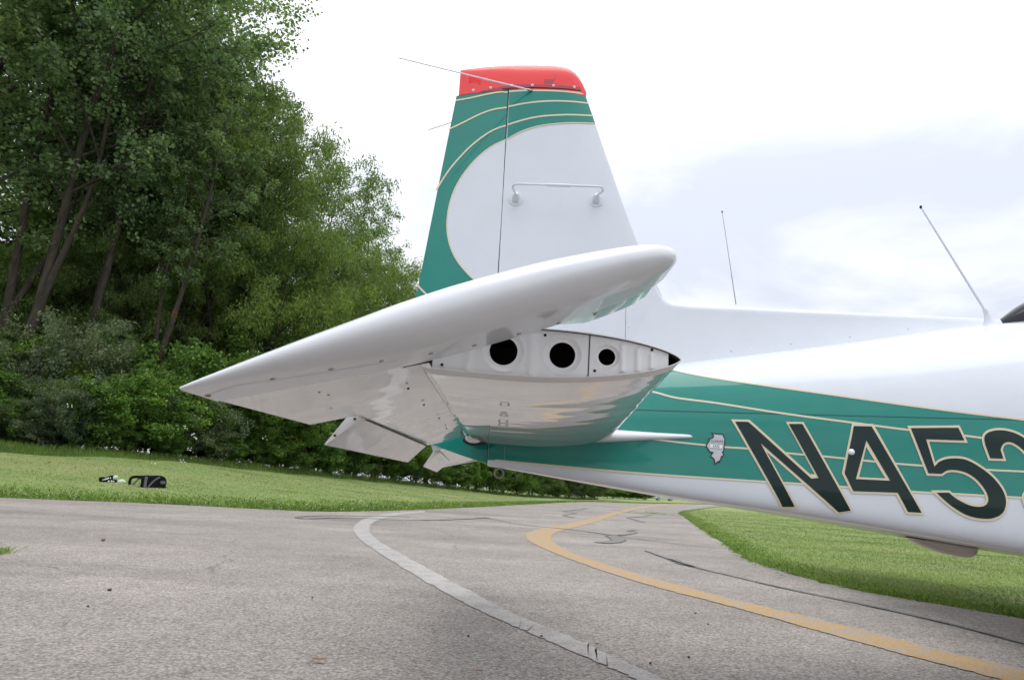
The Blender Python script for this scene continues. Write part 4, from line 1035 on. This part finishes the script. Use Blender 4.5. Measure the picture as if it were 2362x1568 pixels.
for key, u_, d_, H, ln, lab, sxs in TREES:
    kind = 'cottonwood_tree' if key[0] == 'c' else 'willow_tree'; x_ = bearing_x(u_, d_)
    if isinstance(H, tuple): H = (P(H[0], H[1], d_)[2] - float(terrain(x_, d_)[0])) * 1.05
    plant(kind, key, x_, d_, H, lab, 'tree', 'cottonwoods in the tree row' if key[0] == 'c' else 'willows in the tree row', None, ln, H / PROTO[key][2] * sxs)
# shrubs along the lawn edge: picture column, depth of the lawn's end there
SB = Spline([(-400, 19.5), (0, 20.5), (300, 23), (560, 27.5), (760, 33), (1000, 45), (1230, 62), (1365, 75)])
r_ = random.Random(11); u_ = -260.; k_ = 0; names = {'shr0': 'leafy_shrub', 'shr1': 'leafy_shrub', 'shr2': 'leafy_shrub', 'vin0': 'yellow_green_shrub', 'gry0': 'grey_green_shrub'}
adj = {'leafy_shrub': 'dark green leafy shrub', 'yellow_green_shrub': 'yellow green shrub', 'grey_green_shrub': 'pale grey green shrub'}
def where(u):
    for lim, txt in ((0, 'beyond the left edge'), (130, 'at the far left of the lawn edge'), (260, 'behind the small black and white bundle'), (400, 'behind the black shoulder bag'), (560, 'below the elevator tip'), (720, 'below the outer elevator corner'), (900, 'below the trim tab'), (990, 'below the inner trim tab end'), (1080, 'below the tail cone end'), (1160, 'left of the tie down ring'), (1230, 'behind the tie down ring'), (1300, 'right of the tie down ring'), (1340, 'near the hedge end'), (1400, 'at the right end of the hedge')):
        if u < lim: return txt
    return 'far beyond the taxiway bend'
used = {}
def shrub(u, d, H, key, wid=1.):
    nm = names[key]; w = where(u); row = 'front' if d < SB(u) + 1.8 else 'back'
    lab = '%s %s, %s row' % (adj[nm], w, row)
    k = used.get(lab, 0); used[lab] = k + 1
    if k: lab += ', ' + ['second', 'third', 'fourth', 'fifth', 'sixth', 'seventh', 'eighth', 'ninth', 'tenth', 'eleventh', 'twelfth', 'thirteenth', 'fourteenth', 'fifteenth'][min(k - 1, 13)]
    plant(nm, key, bearing_x(u, d), d, H, lab, 'shrub', 'shrubs along the lawn edge', None, 0., H / PROTO[key][2] * wid)
while u_ < 1370:
    d0 = SB(u_); sc = 22 / d0
    key = r_.choice(['shr0', 'shr1', 'shr2', 'shr0', 'gry0', 'vin0'] if u_ < 700 else ['shr0', 'shr1', 'shr2', 'gry0'])
    shrub(u_, d0 + .9 + r_.random() * .8, .8 + 1.7 * r_.random() ** 1.3 + (.5 if u_ > 900 else 0), key, .8 + .7 * r_.random())
    shrub(u_ + 25 * sc, d0 + 2.8 + r_.random() * 1.2, 1.7 + 2.4 * r_.random() ** 1.2, r_.choice(['shr0', 'shr1', 'shr2', 'vin0', 'shr1', 'gry0']), .8 + .5 * r_.random())
    shrub(u_ + 5, d0 + 8.5, (3. if u_ > 560 else 2.2) + r_.random() * 1.5, r_.choice(['shr0', 'shr1', 'shr2']), 1.5)
    if k_ % 2 == 0 and True: shrub(u_ + 10, d0 + (5.5 if u_ > 420 else 11) + r_.random() * 2, (4.8 if u_ > 420 else 7.) + r_.random() * 1.6, r_.choice(['shr0', 'shr1', 'shr2']), 1.1)
    u_ += (62 + 26 * r_.random()) * max(sc, .36); k_ += 1
for u_, d_, H in ((1378, 112, 2.6), (1415, 116, 2.8), (1452, 120, 2.7), (1483, 122, 2.2), (1440, 128, 4), (1400, 124, 4), (1372, 110, 1.6), (1392, 111, 1.5), (1412, 112, 1.6), (1432, 113, 1.5), (1452, 114, 1.6), (1470, 115, 1.4), (1488, 116, 1.3)): shrub(u_, d_, H, r_.choice(['shr0', 'shr1', 'shr2']), 1.6)

# ------------------------------------------------------------------ grass
def blades(x, y, z, h, w, rg, spread=.5):
    n = len(x); p = np.stack([x, y, z], 1); a = rg.random(n) * 6.283; side = np.stack([np.cos(a), np.sin(a), np.zeros(n)], 1)
    ln = rg.normal(size=(n, 2)) * spread; tipv = np.stack([ln[:, 0] * h, ln[:, 1] * h, h], 1); w = np.broadcast_to(w, n)[:, None]
    mid = p + tipv * .55 + side * w * .45; mid2 = p + tipv * .55 - side * w * .45
    return np.stack([p, mid, p + tipv, mid2], 1)
rg = np.random.default_rng(77)
def scatter(n, u0, u1, dmin, dmax, cond, power=1.):
    u = u0 + (u1 - u0) * rg.random(n); d = dmin * (dmax / dmin) ** (rg.random(n) ** power)
    th_ = np.interp(u, us, brs); x = np.tan(th_) * d; y = d; ds = pave_dist(x, y); k = cond(ds, u); return x[k], y[k], ds[k]
# fringe of clover and coarse grass along both pavement edges
GV = []
def fringe(edge, n, wmax, hmin, hmax, u0=-120, u1=2480):
    e = np.array(edge); seg = np.linalg.norm(np.diff(e, axis=0), axis=1); mid = (e[1:] + e[:-1]) / 2
    pr_ = seg / np.maximum(np.hypot(mid[:, 0], mid[:, 1]), 3); pr_ = np.where(mid[:, 1] < 1, 0, pr_); pr_ /= pr_.sum()
    i = rg.choice(len(seg), n, p=pr_); t_ = rg.random(n)[:, None]; p = e[i] * (1 - t_) + e[i + 1] * t_; off = unit(rg.normal(size=(n, 2))) * (wmax * rg.random(n)[:, None] ** 1.2)
    x, y = (p + off).T; ds = pave_dist(x, y); k = ds > -.06; x, y, ds = x[k], y[k], ds[k]
    cl = .5 + .5 * np.sin(x * 3.1 + 1.3 * np.sin(y * 2.3)) * np.sin(y * 2.9 + x)
    h = (hmin + (hmax - hmin) * rg.random(len(x)) * (.4 + .8 * cl)) * np.clip(1.15 - .5 * ds / wmax, .3, 1)
    return x, y, terrain(x, y, ds), h
x, y, z, h = fringe(LE_, 60000, 1.25, .03, .12); GV.append(blades(x, y, z - .005, h, .02 + .015 * rg.random(len(x)), rg, .7))
x, y, z, h = fringe(RE_, 40000, .55, .018, .055); GV.append(blades(x, y, z - .005, h, .009 + .009 * rg.random(len(x)), rg, .7))
cl_ = link('clover_fringe', quads_mesh('clover_fringe', np.concatenate(GV), L_CLV)); tag(cl_, 'taller clover and coarse grass along the pavement edges', 'grass', None, 'stuff')
GV = []
x, y, ds = scatter(90000, -80, 1330, 13.5, 50, lambda d, u: (d > .1)); k = y < SB(np.interp(np.arctan2(x, y), brs, us)) + 1.5; x, y, ds = x[k], y[k], ds[k]
GV.append(blades(x, y, terrain(x, y, ds) - .004,   .012 + .026 * rg.random(len(x)), .012 + .010 * rg.random(len(x)), rg, .8))
x, y, ds = scatter(150000, 1540, 2480, 4.2, 45, lambda d, u: d > .02)
GV.append(blades(x, y, terrain(x, y, ds) - .004, .010 + .018 * rg.random(len(x)), (.005 + .004 * rg.random(len(x))) * np.clip(y / 7, 1, 4), rg, .8))
gl = link('mown_grass', quads_mesh('mown_grass', np.concatenate(GV), L_GRS)); tag(gl, 'short mown grass blades on the lawns', 'grass', None, 'stuff')
# tall weeds where the lawn meets the shrubs
n = 42000; u = -120 + 1500 * rg.random(n); d = SB(u) - .35 + 1.6 * rg.random(n) ** 1.3; th_ = np.interp(u, us, brs); x = np.tan(th_) * d; y = d
hh = (.07 + .26 * rg.random(n)) * np.clip((d - SB(u) + .5) / 1.2, .25, 1)
tw = link('tall_weeds', quads_mesh('tall_weeds', blades(x, y, terrain(x, y) - .01, hh, .012 + .02 * rg.random(n), rg, .3), L_CLV)); tag(tw, 'tall weeds and grass at the foot of the shrubs', 'grass', None, 'stuff')
# clover blossoms and a few taller umbels
n = 260; u = 0 + 1000 * rg.random(n) ** 1.4; e = np.array(LE_); V = []; F = []
def blossom(p, r):
    b = len(V)
    for dx_, dy_, dz_ in ((1, 0, 0), (0, 1, 0), (-1, 0, 0), (0, -1, 0), (0, 0, 1), (0, 0, -1)): V.append((p[0] + dx_ * r, p[1] + dy_ * r, p[2] + dz_ * r * .8))
    for a, c in ((0, 1), (1, 2), (2, 3), (3, 0)): F.append((b + a, b + c, b + 4)); F.append((b + c, b + a, b + 5))
x, y, z, h = fringe(LE_, 420, 1.4, .06, .13)
for i in range(len(x)): blossom((x[i], y[i], z[i] + h[i]), .011)
for u_, v_, d_ in ((430, 985, 22.6), (445, 1003, 22.7), (452, 1010, 22.7), (436, 1035, 22.8), (420, 1062, 23), (610, 1010, 27), (355, 1070, 22), (160, 935, 20.6)):
    for _ in range(5): p = P(u_ + r_.uniform(-6, 6), v_ + r_.uniform(-4, 4), d_); blossom(p, .022)
fl = mesh('white_blossoms', V, F, FLOWER); tag(fl, 'small white clover blossoms and umbels in the green verge', 'flowers', None, 'stuff')
#@@SMALL
# ------------------------------------------------------------------ small things
def on_ground(u, v, d0=10., d1=60.):
    r = ray(u, v); ds_ = np.arange(d0, d1, .05); q = CAMP + r[None, :] * (ds_ / r[1])[:, None]
    k = np.nonzero(q[:, 2] <= terrain(q[:, 0], q[:, 1]))[0]
    return q[k[0]] if len(k) else q[-1]
# rust red scar on the leaning willow
bt = [o for o in bpy.data.objects if o.get('label', '').startswith('leaning slender')][0]
tr_ = [c for c in bt.children if c.name.startswith('trunk')][0]
for ring in (3, 4):
    vv = [tr_.data.vertices[ring * 9 + k].co for k in range(9)]
    mm = Matrix.Rotation(tr_.rotation_euler.z, 4, 'Z') @ Matrix.Diagonal((*tr_.scale, 1))
    pts_ = [mm @ v for v in vv]; cen = sum(pts_, Vector()) / 9
    if ring == 3: low = cen
    else: high = cen
    radius = (pts_[0] - cen).length
cpos = low.lerp(high, .35); ax = (high - low).normalized()
V, F = tube_mesh([([cpos - ax * .28, cpos - ax * .12, cpos + ax * .1, cpos + ax * .26], [radius * .98, radius * 1.12, radius * 1.1, radius * .98])], 10)
sc_ = mesh('bark_scar', V, F, BARK_RED); sc_.parent = bt

def extrude_outline(pts, depth, bev):
    bm = bmesh.new(); vs = [bm.verts.new((x, -depth / 2, z)) for x, z in pts]; f = bm.faces.new(vs)
    r = bmesh.ops.extrude_face_region(bm, geom=[f])
    for v in r['geom']:
        if isinstance(v, bmesh.types.BMVert): v.co.y = depth / 2
    bmesh.ops.recalc_face_normals(bm, faces=bm.faces[:])
    ed = [e_ for e_ in bm.edges if abs(e_.verts[0].co.y - e_.verts[1].co.y) < 1e-6]
    bmesh.ops.bevel(bm, geom=ed, offset=bev, segments=3, affect='EDGES'); return bm
NYLON = plain('black_nylon', (.008, .008, .011), .85, **{'Specular IOR Level': .15}); NYLG = plain('grey_webbing', (.11, .11, .125), .7); PALE = plain('pale_green_cloth', (.50, .60, .50), .8); WHT = plain('white_cloth', (.75, .75, .78), .7)
g0 = on_ground(1690 * .08 + 217.3, 575 * .08 + 1076.8, 12, 30)
kk = .08 * g0[1] / 1700 * 1.02; face = math.atan2(g0[0], g0[1])
def bagpt(x, y, org): return ((x - org[0]) * kk, (org[1] - y) * kk)
O1 = (1690, 575)
bag = tag(empty('shoulder_bag', g0 - np.array([0, 0, .02])), 'black shoulder bag with grey webbing lying on the lawn', 'bag'); bag.rotation_euler = (0, 0, -face)
body_pts = catmull([(1375, 300), (1470, 262), (1600, 240), (1800, 228), (1920, 250), (1985, 310), (2012, 390), (2008, 480), (1985, 580), (1700, 580), (1400, 575), (1378, 440)], 3, True)
b_ = from_bm('bag_body', extrude_outline([bagpt(*p, O1) for p in body_pts], .22, .03), NYLON, None); b_.parent = bag; autosmooth(b_, 50)
def strap(name, pts, w, mat, y, par):
    q = catmull([np.array(bagpt(*p, O1)) for p in pts], 6); V = []
    for i, p in enumerate(q):
        d = q[min(i + 1, len(q) - 1)] - q[max(i - 1, 0)]; d /= np.linalg.norm(d) + 1e-9; n_ = np.array([-d[1], d[0]]) * w
        for s in (1, -1):
            for yy in (y, y + .012): V.append((p[0] + n_[0] * s, yy, p[1] + n_[1] * s))
    F = []
    for i in range(len(q) - 1):
        a = 4 * i; F += [(a, a + 4, a + 6, a + 2), (a + 1, a + 3, a + 7, a + 5), (a, a + 1, a + 5, a + 4), (a + 2, a + 6, a + 7, a + 3)]
    o = mesh(name, V, F, mat); o.parent = par; return o
strap('webbing_band', [(1500, 270), (1490, 400), (1495, 570)], .028, NYLG, -.124, bag)
strap('diagonal_strap', [(1570, 560), (1640, 450), (1730, 340), (1830, 275)], .018, NYLG, -.124, bag)
strap('carry_strap', [(1110, 510), (1105, 400), (1140, 320), (1240, 295), (1400, 290), (1560, 265)], .03, NYLON, -.05, bag)
strap('carry_strap', [(1185, 510), (1250, 430), (1310, 350), (1400, 310)], .02, NYLG, -.04, bag)
pk = from_bm('pocket', boxv((bagpt(1925, 410, O1)[0], -.115, bagpt(1925, 410, O1)[1]), (125 * kk, .02, 85 * kk), .004), NYLG, None); pk.parent = bag
O2 = (520, 430); g1 = on_ground(520 * .08 + 217.3, 430 * .08 + 1076.8, 12, 30)
bun = tag(empty('gear_bundle', g1 - np.array([0, 0, .02])), 'small black and white bundle with two pale green rounded ends on the lawn', 'bundle'); bun.rotation_euler = (0, 0, -face)
bp = catmull([(188, 300), (260, 276), (330, 283), (430, 240), (500, 222), (570, 270), (625, 350), (620, 440), (500, 440), (350, 430), (240, 425), (190, 380)], 3, True)
b_ = from_bm('bundle_body', extrude_outline([bagpt(*p, O2) for p in bp], .16, .025), NYLON, None); b_.parent = bun; autosmooth(b_, 50)
for c_, r_e, tl in (((575, 285), (62, 78), .7), ((742, 392), (118, 76), 0.)):
    x_, z_ = bagpt(*c_, O2); o = ellipsoid('rounded_end', (0, 0, 0), (r_e[0] * kk, .07, r_e[1] * kk), PALE, None); o.parent = bun; o.location = (x_, -.03, z_); o.rotation_euler = (0, tl, 0)
for q in ([(320, 330), (420, 275), (430, 315), (340, 355)], [(268, 350), (320, 335), (340, 352), (280, 362)], [(440, 285), (475, 275), (480, 310), (452, 312)], [(415, 362), (455, 362), (450, 408), (415, 405)], [(480, 358), (520, 352), (525, 402), (492, 408)], [(535, 362), (572, 362), (568, 398), (540, 402)]):
    V = [(bagpt(*p, O2)[0], -.084, bagpt(*p, O2)[1]) for p in q]; V += [(a, b + .01, c) for a, b, c in V]
    o = mesh('white_patch', V, [(3, 2, 1, 0), (4, 5, 6, 7), (0, 1, 5, 4), (1, 2, 6, 5), (2, 3, 7, 6), (3, 0, 4, 7)], WHT); o.parent = bun
# far silver car
dcar = 140.; fx = P(1562, 1150, dcar)[0]; wx = P(1544.8, 1150, dcar)[0]
CARP = plain('silver_car_paint', (.50, .53, .57), .3, .4, .8)
car = tag(empty('parked_car', (wx - 1.35 * .82, dcar, 0.)), 'silver car far off beyond the taxiway bend', 'car')
car.scale = (.82, .82, .82)
prof = [(-2.2, .35), (-2.25, .75), (-2.1, 1.0), (-1.6, 1.08), (-1.1, 1.55), (.35, 1.58), (1.0, 1.08), (2.1, .95), (2.75, .78), (2.8, .4), (2.6, .3), (-2.1, .3)]
b_ = from_bm('car_body', extrude_outline(prof, 1.75, .09), CARP, None); b_.parent = car; autosmooth(b_, 40)
for q in ([(-1.35, 1.1), (-1.0, 1.48), (-.4, 1.5), (-.4, 1.1)], [(-.32, 1.1), (-.32, 1.5), (.3, 1.5), (.78, 1.1)]):
    V = [(x, -.885, z) for x, z in q]; V += [(x, -.86, z) for x, z in q]
    o = mesh('side_window', V, [(0, 1, 2, 3), (7, 6, 5, 4), (0, 4, 5, 1), (1, 5, 6, 2), (2, 6, 7, 3), (3, 7, 4, 0)], GLASS); o.parent = car
for x_ in (-1.4, 1.35):
    for y_ in (-.83, .83):
        V, F = tube_mesh([([(x_, y_ - .11, .34), (x_, y_ + .11, .34)], .34)], 20); o = mesh('tyre', V, F, RUBBER); o.parent = car
        V, F = tube_mesh([([(x_, y_ - .125, .34), (x_, y_ + .125, .34)], .2)], 16); r2 = mesh('rim', V, F, STEEL); r2.parent = o
# pebbles, fallen leaves, a twig on the pavement
PEB = plain('pebble_grey', (.06, .055, .05), .8); PEB2 = plain('pebble_brown', (.20, .09, .06), .8); PEB3 = plain('pebble_pale', (.5, .44, .36), .8)
rp_ = random.Random(2)
def pebble(q, r, mat, lab, grp=None):
    g = G(*q); o = ellipsoid('pebble', (0, 0, 0), (r * .9, r * .7, r * .5), mat, None, 9, 6, lambda p: p * (1 + .25 * math.sin(7 * p[0] + 5 * p[1] + 3))); o.location = (g[0], g[1], r * .5); o.rotation_euler = (0, 0, rp_.random() * 6)
    tag(o, lab, 'pebble', grp)
pebble(z7(476, 322), .022, PEB2, 'brown stone on the pavement left of the white line bend')
pebble(z7(505, 552), .014, PEB, 'dark stone on open pavement at the lower left')
pebble(z8(395, 795), .012, PEB3, 'pale stone on the pavement between white and yellow lines')
pebble(z8(135, 765), .010, PEB, 'dark stone lying on the white line')
for q in (z7(405, 625), z7(290, 207), z7(1440, 585), z7(2160, 762), z7(2050, 310), z8(638, 888), z8(815, 860), z8(905, 708), z8(845, 657)): pebble(q, .008, PEB, 'small dark pebble on the pavement', 'small pebbles on the pavement')
for q, sz, z_ in ((z7(1470, 885), .03, 0), (z7(2205, 935), .02, 0), (z7(70, 635), .015, 0), (z7(655, 638), .015, 0)):
    g = G(*q); a = rp_.random() * 3; V = [(sz * math.cos(t_ * 6.283 / 7) * (1 + .3 * math.sin(3 * t_)), .4 * sz * math.sin(t_ * 6.283 / 7), .004 + .3 * sz * abs(math.cos(t_ * 3))) for t_ in range(7)]
    o = mesh('fallen_leaf', V, [tuple(range(7))], PEB2); o.location = (g[0], g[1], .004); o.rotation_euler = (0, 0, .2); tag(o, 'curled brown fallen leaf on the pavement', 'leaf', 'fallen leaves on the pavement')
for q in ((112, 1068), (200, 1060), (525, 1097), (318, 1066), (740, 1108), (900, 1122), (690, 1118), (560, 1100)):
    g = on_ground(*q, 12, 60); sz = .045; V = [(sz * math.cos(t_ * 6.283 / 7) * (1 + .3 * math.sin(3 * t_)), .6 * sz * math.sin(t_ * 6.283 / 7), .03 + .4 * sz * math.cos(t_ * 3)) for t_ in range(7)]
    o = mesh('fallen_leaf', V, [tuple(range(7))], FALLEN); o.location = tuple(g); tag(o, 'yellow orange fallen leaf lying on the mown lawn', 'leaf', 'fallen leaves on the lawn')
# weeds growing in a pavement crack at the left edge and in the far joint
for (uu, vv_, n_, sx_, sy_, lab) in ((-18, 1276, 350, .045, .08, 'flat weed patch growing in the pavement at the left edge'), z8(655, 198) + (300, .5, .12, 'weed tuft in the crack beside the far yellow line')):
    g = G(uu, vv_); x = g[0] + rg.normal(0, sx_, n_); y = g[1] + rg.normal(0, sy_, n_)
    hh = (.02 + .06 * rg.random(n_)) * (.7 if uu < 0 else 1.5)
    o = link('weed_patch', quads_mesh('weed_patch', blades(x - g[0], y - g[1], np.zeros(n_) - .002, hh, .012, rg, .9), L_GRS)); o.location = (g[0], g[1], 0); tag(o, lab, 'weeds')
